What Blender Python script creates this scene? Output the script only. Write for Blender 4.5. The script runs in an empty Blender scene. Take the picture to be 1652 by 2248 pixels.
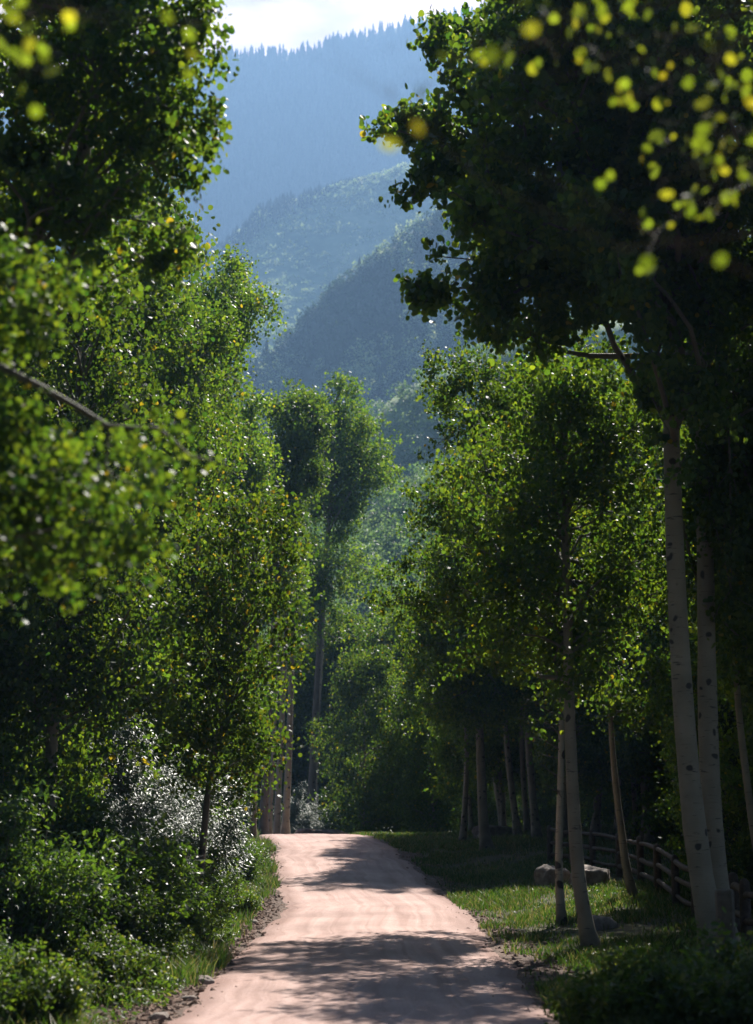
import bpy, math
import numpy as np
from mathutils import Vector

R = math.radians
S = bpy.context.scene
COL = S.collection

# ------------------------------------------------------------------ camera
CAMZ = 2.4
PITCH = R(10.56)
FPX = 3458.0                      # focal length in pixels of a 1652 x 2247 view of the photograph
cam = bpy.data.cameras.new('camera')
cam_ob = bpy.data.objects.new('camera', cam)
COL.objects.link(cam_ob)
cam.sensor_fit = 'VERTICAL'
cam.sensor_height = 56.0
cam.sensor_width = 41.5
cam.lens = 28.0 / math.tan(R(18.0))
cam.clip_start = 0.1
cam.clip_end = 8000
cam_ob.location = (0, 0, CAMZ)
cam_ob.rotation_euler = (R(90) + PITCH, 0, 0)
cam.dof.use_dof = True
cam.dof.focus_distance = 36.0
cam.dof.aperture_fstop = 2.1
S.camera = cam_ob

# ------------------------------------------------------------------ light
SUN_AZ, SUN_EL = R(21), R(48)     # azimuth clockwise from the view direction
world = bpy.data.worlds.new('World')
S.world = world
world.use_nodes = True
wt = world.node_tree
bg = wt.nodes['Background']
sky = wt.nodes.new('ShaderNodeTexSky')
sky.sky_type = 'NISHITA'
sky.sun_disc = False
sky.sun_elevation = SUN_EL
sky.sun_rotation = SUN_AZ
sky.altitude = 2500
sky.air_density = 0.6
sky.dust_density = 0.8
sky.ozone_density = 1.0
# thin bright cloud low in the sky ahead, under the sun
geo = wt.nodes.new('ShaderNodeTexCoord')
sepw = wt.nodes.new('ShaderNodeSeparateXYZ')
wt.links.new(geo.outputs['Generated'], sepw.inputs[0])
def wmap(sock, a, b):
    n = wt.nodes.new('ShaderNodeMapRange')
    n.interpolation_type = 'SMOOTHSTEP'
    n.inputs['From Min'].default_value = a
    n.inputs['From Max'].default_value = b
    wt.links.new(sock, n.inputs['Value'])
    return n.outputs[0]
cn = wt.nodes.new('ShaderNodeTexNoise')
cn.inputs['Scale'].default_value = 3.0
cn.inputs['Detail'].default_value = 6
cmp_ = wt.nodes.new('ShaderNodeMapping')
cmp_.inputs['Scale'].default_value = (1, 1, 3)
wt.links.new(geo.outputs['Generated'], cmp_.inputs[0])
wt.links.new(cmp_.outputs[0], cn.inputs['Vector'])
def wmul(a, b):
    n = wt.nodes.new('ShaderNodeMath')
    n.operation = 'MULTIPLY'
    for k, v in enumerate((a, b)):
        if isinstance(v, float):
            n.inputs[k].default_value = v
        else:
            wt.links.new(v, n.inputs[k])
    return n.outputs[0]
mask = wmul(wmul(wmap(sepw.outputs[1], .35, .8), wmap(sepw.outputs[2], .78, .5)), wmap(cn.outputs['Fac'], .22, .5))
cmix = wt.nodes.new('ShaderNodeMixRGB')
wt.links.new(mask, cmix.inputs[0])
wt.links.new(sky.outputs[0], cmix.inputs[1])
cmix.inputs[2].default_value = (20.0, 14.6, 14.6, 1)
wt.links.new(cmix.outputs[0], bg.inputs[0])
bg.inputs[1].default_value = 0.05
sun = bpy.data.lights.new('sun', 'SUN')
sun.energy = 5.0
sun.angle = R(0.55)
sun.color = (1.0, 0.94, 0.85)
sun_ob = bpy.data.objects.new('sun', sun)
COL.objects.link(sun_ob)
SDIR = Vector((math.sin(SUN_AZ) * math.cos(SUN_EL), math.cos(SUN_AZ) * math.cos(SUN_EL), math.sin(SUN_EL)))
sun_ob.rotation_euler = SDIR.to_track_quat('Z', 'Y').to_euler()
sun_ob.location = (30, 30, 40)

S.view_settings.view_transform = 'Standard'
S.view_settings.look = 'None'
S.view_settings.gamma = 1.0
S.view_settings.exposure = 1.65
cy = S.cycles
cy.max_bounces = 7
cy.diffuse_bounces = 2
cy.glossy_bounces = 2
cy.transmission_bounces = 4
cy.volume_bounces = 0
cy.sample_clamp_indirect = 4.0
cy.use_denoising = True

HAZE_DENSITY = 0.00031
HAZE_COLOR = (.25, .44, .74, 1)
HAZE_ANISO = 0.3

# ------------------------------------------------------------------ helpers
CAM = np.array([0.0, 0.0, CAMZ])
FWD = np.array([0, math.cos(PITCH), math.sin(PITCH)])
UPV = np.array([0, -math.sin(PITCH), math.cos(PITCH)])


def P(px, py, Y):
    """the place at distance Y along the road that is seen at (px, py) in the photograph"""
    d = FWD + (px - 826.0) / FPX * np.array([1.0, 0, 0]) + (1123.5 - py) / FPX * UPV
    return CAM + d * (Y / d[1])


def sstep(a, b, x):
    t = np.clip((np.asarray(x, float) - a) / (b - a), 0, 1)
    return t * t * (3 - 2 * t)


RY = np.array([-30, 0, 10, 17, 25, 35, 46, 58, 70, 80, 95, 110, 140])
RX = np.array([-.3, -.15, -.1, -.1, .05, -.1, -.42, -1.3, -2.9, -5.0, -10, -17, -34])


def road_x(y):
    y = np.asarray(y, float)
    return (np.interp(y - 3, RY, RX) + np.interp(y, RY, RX) * 2 + np.interp(y + 3, RY, RX)) / 4


def ground_z(x, y):
    x = np.asarray(x, float)
    y = np.asarray(y, float)
    z = 1.14 * sstep(36, 70, y) - 3.0 * sstep(69, 96, y) * (1 - 0.75 * sstep(1, 6, x))
    z = z + 0.42 * sstep(26, 42, y) * sstep(2.4, 6.0, x) * (1 - sstep(60, 80, y))
    d = road_x(y) - 2.6 - x
    z = z + 0.7 * sstep(0, 6, d) * (1 - sstep(110, 150, y))
    z = z + 0.035 * np.sin(x * 1.3 + y * .31) * np.cos(y * .73 - x * .4) * sstep(2.3, 3.5, abs(x - road_x(y)))
    return z - 2.0 * sstep(120, 300, y)


def new_mat(name):
    m = bpy.data.materials.new(name)
    m.use_nodes = True
    nt = m.node_tree
    for n in list(nt.nodes):
        nt.nodes.remove(n)
    out = nt.nodes.new('ShaderNodeOutputMaterial')
    return m, nt, out


def N(nt, kind, **kw):
    n = nt.nodes.new(kind)
    for k, v in kw.items():
        if k.startswith('i_'):
            n.inputs[k[2:].replace('_', ' ')].default_value = v
        else:
            setattr(n, k, v)
    return n


def ramp(nt, stops, fac=None):
    n = nt.nodes.new('ShaderNodeValToRGB')
    e = n.color_ramp.elements
    while len(e) > 1:
        e.remove(e[-1])
    e[0].position, e[0].color = stops[0][0], (*stops[0][1], 1)
    for p, c in stops[1:]:
        q = e.new(p)
        q.color = (*c, 1)
    if fac is not None:
        nt.links.new(fac, n.inputs[0])
    return n


def g3(v):
    return (v, v, v)


def leaf_mat(name, cols, trans, rough=0.42, mix=0.45, spec=0.5, objvar=0.25):
    """cols / trans: colour stops over the leaf's own random tone, for reflected and transmitted light"""
    m, nt, out = new_mat(name)
    at = N(nt, 'ShaderNodeAttribute', attribute_name='tone')
    info = N(nt, 'ShaderNodeObjectInfo')
    c1 = ramp(nt, cols, at.outputs['Fac'])
    c2 = ramp(nt, trans, at.outputs['Fac'])
    hs = []
    for c in (c1, c2):
        h = N(nt, 'ShaderNodeHueSaturation')
        mr = N(nt, 'ShaderNodeMapRange')
        mr.inputs['To Min'].default_value = 1 - objvar
        mr.inputs['To Max'].default_value = 1 + objvar
        nt.links.new(info.outputs['Random'], mr.inputs['Value'])
        nt.links.new(mr.outputs[0], h.inputs['Value'])
        nt.links.new(c.outputs[0], h.inputs['Color'])
        hs.append(h)
    p = N(nt, 'ShaderNodeBsdfPrincipled')
    p.inputs['Roughness'].default_value = rough
    p.inputs['Specular IOR Level'].default_value = spec
    nt.links.new(hs[0].outputs[0], p.inputs['Base Color'])
    t = N(nt, 'ShaderNodeBsdfTranslucent')
    nt.links.new(hs[1].outputs[0], t.inputs['Color'])
    mx = N(nt, 'ShaderNodeMixShader')
    mx.inputs[0].default_value = mix
    nt.links.new(p.outputs[0], mx.inputs[1])
    nt.links.new(t.outputs[0], mx.inputs[2])
    nt.links.new(mx.outputs[0], out.inputs[0])
    return m


M = {}
M['aspen_leaf'] = leaf_mat('aspen_leaf',
    [(0, (.012, .033, .019)), (.5, (.025, .056, .026)), (.93, (.045, .085, .026)), (.97, (.22, .18, .02))],
    [(0, (.06, .17, .015)), (.5, (.165, .275, .016)), (.93, (.36, .44, .02)), (.97, (.6, .45, .02))], mix=.47, rough=.48, spec=.36)
M['yellow_leaf'] = leaf_mat('yellowing_aspen_leaf',
    [(0, (.05, .08, .015)), (.5, (.09, .12, .02)), (1, (.22, .18, .02))],
    [(0, (.20, .30, .015)), (.5, (.30, .40, .02)), (1, (.60, .50, .02))], mix=.55)
M['shrub_leaf'] = leaf_mat('shrub_leaf',
    [(0, (.015, .038, .02)), (.5, (.028, .06, .026)), (1, (.055, .09, .03))],
    [(0, (.06, .14, .01)), (.5, (.12, .22, .015)), (1, (.27, .34, .02))], rough=.36, spec=.6)
M['silver_leaf'] = leaf_mat('glossy_shrub_leaf',
    [(0, (.018, .042, .02)), (.5, (.028, .062, .024)), (1, (.05, .09, .03))],
    [(0, (.04, .11, .01)), (.5, (.09, .18, .02)), (1, (.16, .26, .03))], rough=.42, spec=1.0, mix=.25)
M['weed_leaf'] = leaf_mat('weed_leaf',
    [(0, (.02, .045, .015)), (.6, (.045, .075, .02)), (1, (.11, .12, .035))],
    [(0, (.07, .17, .01)), (.6, (.18, .29, .02)), (1, (.40, .40, .04))], rough=.4)
M['grass'] = leaf_mat('grass_blade',
    [(0, (.02, .045, .014)), (.6, (.038, .068, .02)), (.85, (.10, .10, .04)), (1, (.22, .18, .09))],
    [(0, (.04, .11, .01)), (.6, (.09, .17, .015)), (.85, (.2, .2, .05)), (1, (.3, .24, .09))], rough=.5, mix=.45)
M['conifer'] = leaf_mat('conifer_needle',
    [(0, (.012, .03, .018)), (1, (.03, .055, .025))], [(0, (.01, .03, .01)), (1, (.02, .05, .01))], mix=.15, rough=.7, spec=.2)
M['far_leaf'] = leaf_mat('far_aspen_leaf',
    [(0, (.04, .08, .035)), (.5, (.075, .13, .05)), (1, (.13, .19, .08))],
    [(0, (.09, .2, .04)), (.5, (.18, .3, .06)), (1, (.3, .4, .1))], rough=.5)
M['dark_far_leaf'] = leaf_mat('dark_far_leaf',
    [(0, (.016, .038, .022)), (.6, (.035, .07, .034)), (1, (.07, .11, .05))],
    [(0, (.03, .07, .015)), (1, (.11, .19, .05))], rough=.6, spec=.2, mix=.3)
M['scrub'] = leaf_mat('scrub_leaf',
    [(0, (.07, .12, .06)), (.5, (.17, .23, .12)), (1, (.34, .37, .22))],
    [(0, (.16, .26, .09)), (.5, (.3, .4, .14)), (1, (.5, .55, .26))], rough=.6)


def bark_mat(name, pale, mid, dark, scar=0.5):
    m, nt, out = new_mat(name)
    tc = N(nt, 'ShaderNodeTexCoord')
    mp = N(nt, 'ShaderNodeMapping')
    mp.inputs['Scale'].default_value = (5, 5, 34)
    nt.links.new(tc.outputs['Object'], mp.inputs[0])
    n1 = N(nt, 'ShaderNodeTexNoise')
    n1.inputs['Scale'].default_value = 1.0
    n1.inputs['Detail'].default_value = 5
    nt.links.new(mp.outputs[0], n1.inputs['Vector'])
    n2 = N(nt, 'ShaderNodeTexNoise')
    n2.inputs['Scale'].default_value = 1.6
    n2.inputs['Detail'].default_value = 4
    nt.links.new(tc.outputs['Object'], n2.inputs['Vector'])
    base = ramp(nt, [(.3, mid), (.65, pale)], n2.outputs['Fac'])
    # scars: wide, low black marks
    mp2 = N(nt, 'ShaderNodeMapping')
    mp2.inputs['Scale'].default_value = (3.2, 3.2, 3.6)
    nt.links.new(tc.outputs['Object'], mp2.inputs[0])
    wob = N(nt, 'ShaderNodeTexNoise')
    wob.inputs['Scale'].default_value = 2.5
    nt.links.new(tc.outputs['Object'], wob.inputs['Vector'])
    add = N(nt, 'ShaderNodeVectorMath', operation='ADD')
    nt.links.new(mp2.outputs[0], add.inputs[0])
    nt.links.new(wob.outputs['Color'], add.inputs[1])
    vo = N(nt, 'ShaderNodeTexVoronoi')
    vo.inputs['Scale'].default_value = 1.0
    nt.links.new(add.outputs[0], vo.inputs['Vector'])
    sc = ramp(nt, [(0.0, g3(1)), (.10 + .12 * scar, g3(1)), (.15 + .14 * scar, g3(0))], vo.outputs['Distance'])
    thin = ramp(nt, [(.62, g3(0)), (.70, g3(.8))], n1.outputs['Fac'])
    mxm = N(nt, 'ShaderNodeMath', operation='MAXIMUM')
    sepz = N(nt, 'ShaderNodeSeparateXYZ')
    nt.links.new(tc.outputs['Object'], sepz.inputs[0])
    zz = N(nt, 'ShaderNodeMath', operation='MULTIPLY_ADD')
    zz.inputs[1].default_value = 1.6
    nt.links.new(n2.outputs['Fac'], zz.inputs[0])
    nt.links.new(sepz.outputs[2], zz.inputs[2])
    foot = N(nt, 'ShaderNodeMapRange')          # rough black bark round the foot of the trunk
    foot.inputs['From Min'].default_value = 1.25
    foot.inputs['From Max'].default_value = .75
    foot.inputs['To Max'].default_value = .85
    nt.links.new(zz.outputs[0], foot.inputs['Value'])
    mxf = N(nt, 'ShaderNodeMath', operation='MAXIMUM')
    nt.links.new(sc.outputs[0], mxf.inputs[0])
    nt.links.new(foot.outputs[0], mxf.inputs[1])
    nt.links.new(mxf.outputs[0], mxm.inputs[0])
    nt.links.new(thin.outputs[0], mxm.inputs[1])
    mix = N(nt, 'ShaderNodeMixRGB')
    mix.inputs['Color2'].default_value = (*dark, 1)
    nt.links.new(mxm.outputs[0], mix.inputs['Fac'])
    nt.links.new(base.outputs[0], mix.inputs['Color1'])
    p = N(nt, 'ShaderNodeBsdfPrincipled')
    p.inputs['Roughness'].default_value = .75
    nt.links.new(mix.outputs[0], p.inputs['Base Color'])
    b = N(nt, 'ShaderNodeBump')
    b.inputs['Strength'].default_value = .5
    b.inputs['Distance'].default_value = .02
    nt.links.new(n1.outputs['Fac'], b.inputs['Height'])
    nt.links.new(b.outputs[0], p.inputs['Normal'])
    nt.links.new(p.outputs[0], out.inputs[0])
    return m


M['bark'] = bark_mat('aspen_bark', (.235, .20, .14), (.15, .128, .088), (.03, .027, .022), .6)
M['birch'] = bark_mat('scarred_aspen_bark', (.33, .30, .235), (.21, .19, .15), (.025, .022, .02), 1.3)
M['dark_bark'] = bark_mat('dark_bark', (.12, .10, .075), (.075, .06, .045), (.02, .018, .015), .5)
M['twig'] = bark_mat('twig_bark', (.13, .12, .085), (.08, .07, .05), (.03, .025, .02), .3)


def simple_noise_mat(name, stops, scale=6.0, rough=.9, bump=.4, dist=.03, detail=8, spec=.3):
    m, nt, out = new_mat(name)
    tc = N(nt, 'ShaderNodeTexCoord')
    n1 = N(nt, 'ShaderNodeTexNoise')
    n1.inputs['Scale'].default_value = scale
    n1.inputs['Detail'].default_value = detail
    n1.inputs['Roughness'].default_value = .65
    nt.links.new(tc.outputs['Object'], n1.inputs['Vector'])
    c = ramp(nt, stops, n1.outputs['Fac'])
    p = N(nt, 'ShaderNodeBsdfPrincipled')
    p.inputs['Roughness'].default_value = rough
    p.inputs['Specular IOR Level'].default_value = spec
    nt.links.new(c.outputs[0], p.inputs['Base Color'])
    b = N(nt, 'ShaderNodeBump')
    b.inputs['Strength'].default_value = bump
    b.inputs['Distance'].default_value = dist
    nt.links.new(n1.outputs['Fac'], b.inputs['Height'])
    nt.links.new(b.outputs[0], p.inputs['Normal'])
    nt.links.new(p.outputs[0], out.inputs[0])
    return m


M['rock'] = simple_noise_mat('sandstone_rock', [(.3, (.09, .07, .06)), (.5, (.19, .155, .135)), (.7, (.31, .27, .24))], 5, .85, .7, .05)
M['pebble'] = simple_noise_mat('gravel_stone', [(.35, (.10, .065, .05)), (.6, (.26, .17, .13)), (.75, (.36, .29, .25))], 9, .9, .5, .01)
M['soil'] = simple_noise_mat('forest_soil', [(.3, (.022, .02, .012)), (.5, (.05, .045, .022)), (.62, (.07, .075, .025)), (.75, (.13, .09, .06))], 3.2, .95, .8, .05, 10)
M['shoulder'] = simple_noise_mat('verge_dirt', [(.3, (.05, .035, .027)), (.5, (.10, .068, .054)), (.7, (.21, .14, .115))], 4.0, .95, .9, .04, 12)
M['hill_dark'] = simple_noise_mat('conifer_slope_soil', [(.35, (.02, .035, .02)), (.7, (.04, .06, .03))], .02, .95, .2, 1.0)
M['hill_light'] = simple_noise_mat('scrub_slope_soil', [(.36, (.06, .10, .05)), (.5, (.13, .18, .09)), (.7, (.26, .28, .17))], .018, .95, .4, 2.0, 12)
M['log'] = simple_noise_mat('weathered_log', [(.3, (.03, .022, .017)), (.55, (.065, .047, .036)), (.75, (.13, .10, .08))], 9, .7, .6, .02)
M['grey_post'] = simple_noise_mat('grey_weathered_post', [(.3, (.06, .05, .038)), (.6, (.11, .094, .072)), (.8, (.16, .14, .11))], 8, .8, .6, .02)


def road_mat():
    m, nt, out = new_mat('pink_dirt_road')
    tc = N(nt, 'ShaderNodeTexCoord')
    lat = N(nt, 'ShaderNodeAttribute', attribute_name='lat')
    big = N(nt, 'ShaderNodeTexNoise')
    big.inputs['Scale'].default_value = .55
    big.inputs['Detail'].default_value = 5
    nt.links.new(tc.outputs['Object'], big.inputs['Vector'])
    fine = N(nt, 'ShaderNodeTexNoise')
    fine.inputs['Scale'].default_value = 26
    fine.inputs['Detail'].default_value = 8
    fine.inputs['Roughness'].default_value = .75
    nt.links.new(tc.outputs['Object'], fine.inputs['Vector'])
    # long streaks drawn out along the road
    comb = N(nt, 'ShaderNodeCombineXYZ')
    sep = N(nt, 'ShaderNodeSeparateXYZ')
    nt.links.new(tc.outputs['Object'], sep.inputs[0])
    ml = N(nt, 'ShaderNodeMath', operation='MULTIPLY')
    ml.inputs[1].default_value = 9.0
    nt.links.new(lat.outputs['Fac'], ml.inputs[0])
    my = N(nt, 'ShaderNodeMath', operation='MULTIPLY')
    my.inputs[1].default_value = .10
    nt.links.new(sep.outputs[1], my.inputs[0])
    nt.links.new(ml.outputs[0], comb.inputs[0])
    nt.links.new(my.outputs[0], comb.inputs[1])
    st = N(nt, 'ShaderNodeTexNoise')
    st.inputs['Scale'].default_value = 1.0
    st.inputs['Detail'].default_value = 6
    st.inputs['Distortion'].default_value = .6
    nt.links.new(comb.outputs[0], st.inputs['Vector'])
    c1 = ramp(nt, [(.25, (.35, .235, .205)), (.5, (.47, .33, .295)), (.78, (.55, .40, .36))], st.outputs['Fac'])
    c2 = ramp(nt, [(.3, g3(.78)), (.7, g3(1.12))], big.outputs['Fac'])
    c3 = ramp(nt, [(.30, g3(.5)), (.43, g3(.93)), (.72, g3(1.13))], fine.outputs['Fac'])
    m1 = N(nt, 'ShaderNodeMixRGB', blend_type='MULTIPLY')
    m1.inputs[0].default_value = 1
    nt.links.new(c1.outputs[0], m1.inputs[1])
    nt.links.new(c2.outputs[0], m1.inputs[2])
    m2 = N(nt, 'ShaderNodeMixRGB', blend_type='MULTIPLY')
    m2.inputs[0].default_value = 1
    nt.links.new(m1.outputs[0], m2.inputs[1])
    nt.links.new(c3.outputs[0], m2.inputs[2])
    # loose darker dirt where no wheel runs, at the edges
    ab = N(nt, 'ShaderNodeMath', operation='ABSOLUTE')
    nt.links.new(lat.outputs['Fac'], ab.inputs[0])
    nz = N(nt, 'ShaderNodeMath', operation='MULTIPLY_ADD')
    nz.inputs[1].default_value = .5
    nt.links.new(big.outputs['Fac'], nz.inputs[0])
    nt.links.new(ab.outputs[0], nz.inputs[2])
    ed = ramp(nt, [(.0, g3(0)), (1.02, g3(0)), (1.0, g3(0))], nz.outputs[0])
    mr = N(nt, 'ShaderNodeMapRange')
    mr.inputs['From Min'].default_value = 1.0
    mr.inputs['From Max'].default_value = 1.25
    nt.links.new(nz.outputs[0], mr.inputs['Value'])
    m3 = N(nt, 'ShaderNodeMixRGB', blend_type='MULTIPLY')
    m3.inputs[2].default_value = (.52, .48, .46, 1)
    nt.links.new(mr.outputs[0], m3.inputs[0])
    nt.links.new(m2.outputs[0], m3.inputs[1])
    p = N(nt, 'ShaderNodeBsdfPrincipled')
    p.inputs['Roughness'].default_value = .95
    p.inputs['Specular IOR Level'].default_value = .15
    nt.links.new(m3.outputs[0], p.inputs['Base Color'])
    hsum = N(nt, 'ShaderNodeMath', operation='MULTIPLY_ADD')
    hsum.inputs[1].default_value = 2.0
    nt.links.new(st.outputs['Fac'], hsum.inputs[0])
    nt.links.new(fine.outputs['Fac'], hsum.inputs[2])
    b = N(nt, 'ShaderNodeBump')
    b.inputs['Strength'].default_value = .5
    b.inputs['Distance'].default_value = .025
    nt.links.new(hsum.outputs[0], b.inputs['Height'])
    nt.links.new(b.outputs[0], p.inputs['Normal'])
    nt.links.new(p.outputs[0], out.inputs[0])
    return m


M['road'] = road_mat()


# ------------------------------------------------------------------ mesh building
def mesh_from(name, V, F, mat, tone=None, smooth=True, vattr=None):
    """V (n,3); F list of int arrays, each (k, 3) or (k, 4)"""
    me = bpy.data.meshes.new(name)
    F = [np.asarray(f, np.int32) for f in F if len(f)]
    V = np.asarray(V, np.float32)
    nl = sum(f.size for f in F)
    nf = sum(len(f) for f in F)
    me.vertices.add(len(V))
    me.vertices.foreach_set('co', V.ravel())
    me.loops.add(nl)
    me.polygons.add(nf)
    idx = np.concatenate([f.ravel() for f in F])
    tot = np.concatenate([np.full(len(f), f.shape[1], np.int32) for f in F])
    st = np.concatenate([[0], np.cumsum(tot)[:-1]]).astype(np.int32)
    me.loops.foreach_set('vertex_index', idx)
    me.polygons.foreach_set('loop_start', st)
    me.polygons.foreach_set('use_smooth', np.full(nf, smooth, bool))
    me.update(calc_edges=True)
    if tone is not None:
        a = me.attributes.new('tone', 'FLOAT', 'FACE')
        a.data.foreach_set('value', np.asarray(tone, np.float32))
    if vattr is not None:
        a = me.attributes.new(vattr[0], 'FLOAT', 'POINT')
        a.data.foreach_set('value', np.asarray(vattr[1], np.float32))
    me.materials.append(mat)
    return me


def link(name, me, parent=None, loc=None):
    o = bpy.data.objects.new(name, me)
    COL.objects.link(o)
    if parent is not None:
        o.parent = parent
    if loc is not None:
        o.location = loc
    return o


def tag(o, label=None, cat=None, group=None, kind=None):
    if label:
        o['label'] = label
    if cat:
        o['category'] = cat
    if group:
        o['group'] = group
    if kind:
        o['kind'] = kind
    return o


def empty(name, loc, label, cat, group=None, rz=0.0, sc=1.0):
    o = bpy.data.objects.new(name, None)
    COL.objects.link(o)
    o.empty_display_size = .3
    o.location = [float(v) for v in loc]
    o.rotation_euler = (0, 0, rz)
    o.scale = (sc, sc, sc)
    return tag(o, label, cat, group)


def unit(v):
    return v / (np.linalg.norm(v, axis=-1, keepdims=True) + 1e-9)


def tubes(Pts, Rad, k):
    """Pts (B,n,3), Rad (B,n): B tapered tubes; returns V, F(quads)"""
    Pts = np.asarray(Pts, float)
    Rad = np.asarray(Rad, float)
    B, n, _ = Pts.shape
    T = unit(np.gradient(Pts, axis=1))
    mean = unit(Pts[:, -1] - Pts[:, 0])
    ref = np.where(abs(mean[:, 2:3]) > .8, np.array([[1.0, 0, 0]]), np.array([[0, 0, 1.0]]))
    U = unit(np.cross(T, ref[:, None, :]))
    W = np.cross(T, U)
    a = np.linspace(0, 2 * np.pi, k, endpoint=False)
    V = Pts[:, :, None, :] + Rad[:, :, None, None] * (np.cos(a)[None, None, :, None] * U[:, :, None, :] + np.sin(a)[None, None, :, None] * W[:, :, None, :])
    b = (np.arange(B) * n * k)[:, None, None]
    i = (np.arange(n - 1) * k)[None, :, None]
    j = np.arange(k)[None, None, :]
    j2 = (j + 1) % k
    q = np.stack([b + i + j, b + i + j2, b + i + k + j2, b + i + k + j], -1).reshape(-1, 4)
    return V.reshape(-1, 3), q


class MB:
    def __init__(self):
        self.V, self.F, self.n = [], [], 0

    def add(self, V, F):
        self.V.append(np.asarray(V))
        self.F.append(np.asarray(F) + self.n)
        self.n += len(V)

    def mesh(self, name, mat, smooth=True, off=None):
        V = np.concatenate(self.V)
        if off is not None:
            V = V - off
        return mesh_from(name, V, self.F, mat, smooth=smooth)


LEAF_SHAPES = {
    'round': np.array([[0, 0, 0], [.37, .08, .05], [.50, .44, .08], [.34, .84, .05], [0, 1.0, 0], [-.34, .84, .05], [-.50, .44, .08], [-.37, .08, .05]]),
    'oval': np.array([[0, 0, 0], [.26, .30, .05], [.24, .65, .05], [0, 1.1, -.05], [-.24, .65, .05], [-.26, .30, .05]]),
    'willow': np.array([[0, 0, 0], [.15, .30, .03], [.13, .70, .02], [0, 1.25, -.10], [-.13, .70, .02], [-.15, .30, .03]]),
}


def leaf_arrays(pos, nrm, tip, size, shape='oval'):
    nrm = unit(nrm)
    tip = unit(tip - nrm * np.sum(tip * nrm, -1, keepdims=True))
    side = np.cross(tip, nrm)
    sh = LEAF_SHAPES[shape]
    V = pos[:, None, :] + size[:, None, None] * (sh[None, :, 0:1] * side[:, None, :] + sh[None, :, 1:2] * tip[:, None, :] + sh[None, :, 2:3] * nrm[:, None, :])
    n = len(pos)
    m = len(sh)
    b = (np.arange(n) * m)[:, None, None]
    h = m // 2
    q = (np.array([list(range(h + 1)), [0] + list(range(h, m))])[None] + b).reshape(-1, h + 1)
    return V.reshape(-1, 3), q


def leaf_mesh(name, pos, rng, mat, size=.06, shape='round', bias=(0, 0, 0), wbias=0.0, tipbias=(0, 0, -.7), off=None, yellow=0.0):
    n = len(pos)
    nrm = rng.normal(size=(n, 3)) * ([1, 1, .6] if shape == 'round' else [1, 1, 1]) + np.asarray(bias, float) * wbias
    tip = rng.normal(size=(n, 3)) * .6 + np.asarray(tipbias, float)
    sz = size * np.clip(rng.normal(.95, .24, n), .4, 1.5)
    if off is not None:
        pos = pos - off
    V, q = leaf_arrays(pos, nrm, tip, sz, shape)
    # twigs differ a little in tone as well as single leaves
    tone = np.clip(rng.normal(.45, .2, n), 0, .93)
    if yellow > 0:
        tone = np.where(rng.random(n) < yellow, 1.0, tone)
    return mesh_from(name, V, [q], mat, tone=np.repeat(tone, 2), smooth=False)


def boughs(P0, P1, r0, rng, subs=10, spread=.9, clumps=7, per=7, sig=.10, arch=.10, t0=.3, droop=.12, wander=.10):
    """limbs from P0 to P1 with side twigs; returns limb tubes and leaf places"""
    P0 = np.asarray(P0, float)
    P1 = np.asarray(P1, float)
    B = len(P0)
    n = 8
    t = np.linspace(0, 1, n)[None, :, None]
    D = P1 - P0
    L = np.linalg.norm(D, axis=1)[:, None, None]
    C = P0[:, None] + D[:, None] * t
    C = C + np.array([0, 0, 1.0]) * np.sin(np.pi * t) * L * arch
    C = C + rng.normal(size=(B, 1, 3)) * np.sin(np.pi * t) * L * wander + rng.normal(size=(B, 1, 3)) * np.sin(2 * np.pi * t) * L * wander * .5
    rr = np.asarray(r0, float).reshape(-1, 1) * (1 - .88 * np.linspace(0, 1, n)[None] ** .8)
    tubs = [tubes(C, rr, 5)]
    # side twigs
    ts = t0 + (1.02 - t0) * rng.random((B, subs)) ** .85
    f = np.clip(ts * (n - 1), 0, n - 1.001)
    i = f.astype(int)
    w = (f - i)[..., None]
    bi = np.arange(B)[:, None]
    O = C[bi, i] * (1 - w) + C[bi, i + 1] * w
    dirb = unit(D)[:, None, :]
    d = unit(dirb * .55 + unit(rng.normal(size=(B, subs, 3))) * .95 + np.array([0, 0, .12]))
    ln = spread * rng.uniform(.45, 1.15, (B, subs)) * (1.25 - .65 * ts)
    m = 4
    tt = np.linspace(0, 1, m)[None, None, :, None]
    SC = O[:, :, None, :] + d[:, :, None, :] * ln[:, :, None, None] * tt - np.array([0, 0, 1.0]) * (tt ** 2) * ln[:, :, None, None] * droop
    SC = SC + rng.normal(size=(B, subs, m, 3)) * .03 * spread * tt
    SC = SC.reshape(B * subs, m, 3)
    rs = np.repeat(np.asarray(r0, float).reshape(-1), subs)[:, None] * .28 * np.linspace(1, .25, m)[None]
    rs = np.clip(rs, .0025, .02)
    tubs.append(tubes(SC, rs, 3))
    # leaves in small bunches along the twigs
    Q = B * subs
    u = .2 + .85 * rng.random((Q, clumps))
    f = np.clip(u * (m - 1), 0, m - 1.001)
    i = f.astype(int)
    w = (f - i)[..., None]
    qi = np.arange(Q)[:, None]
    K = SC[qi, i] * (1 - w) + SC[qi, i + 1] * w + rng.normal(size=(Q, clumps, 3)) * sig * 1.3
    leaf = (K[:, :, None, :] + rng.normal(size=(Q, clumps, per, 3)) * sig * rng.uniform(.45, 1.1, (Q, clumps, 1, 1))).reshape(-1, 3)
    return tubs, leaf


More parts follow.
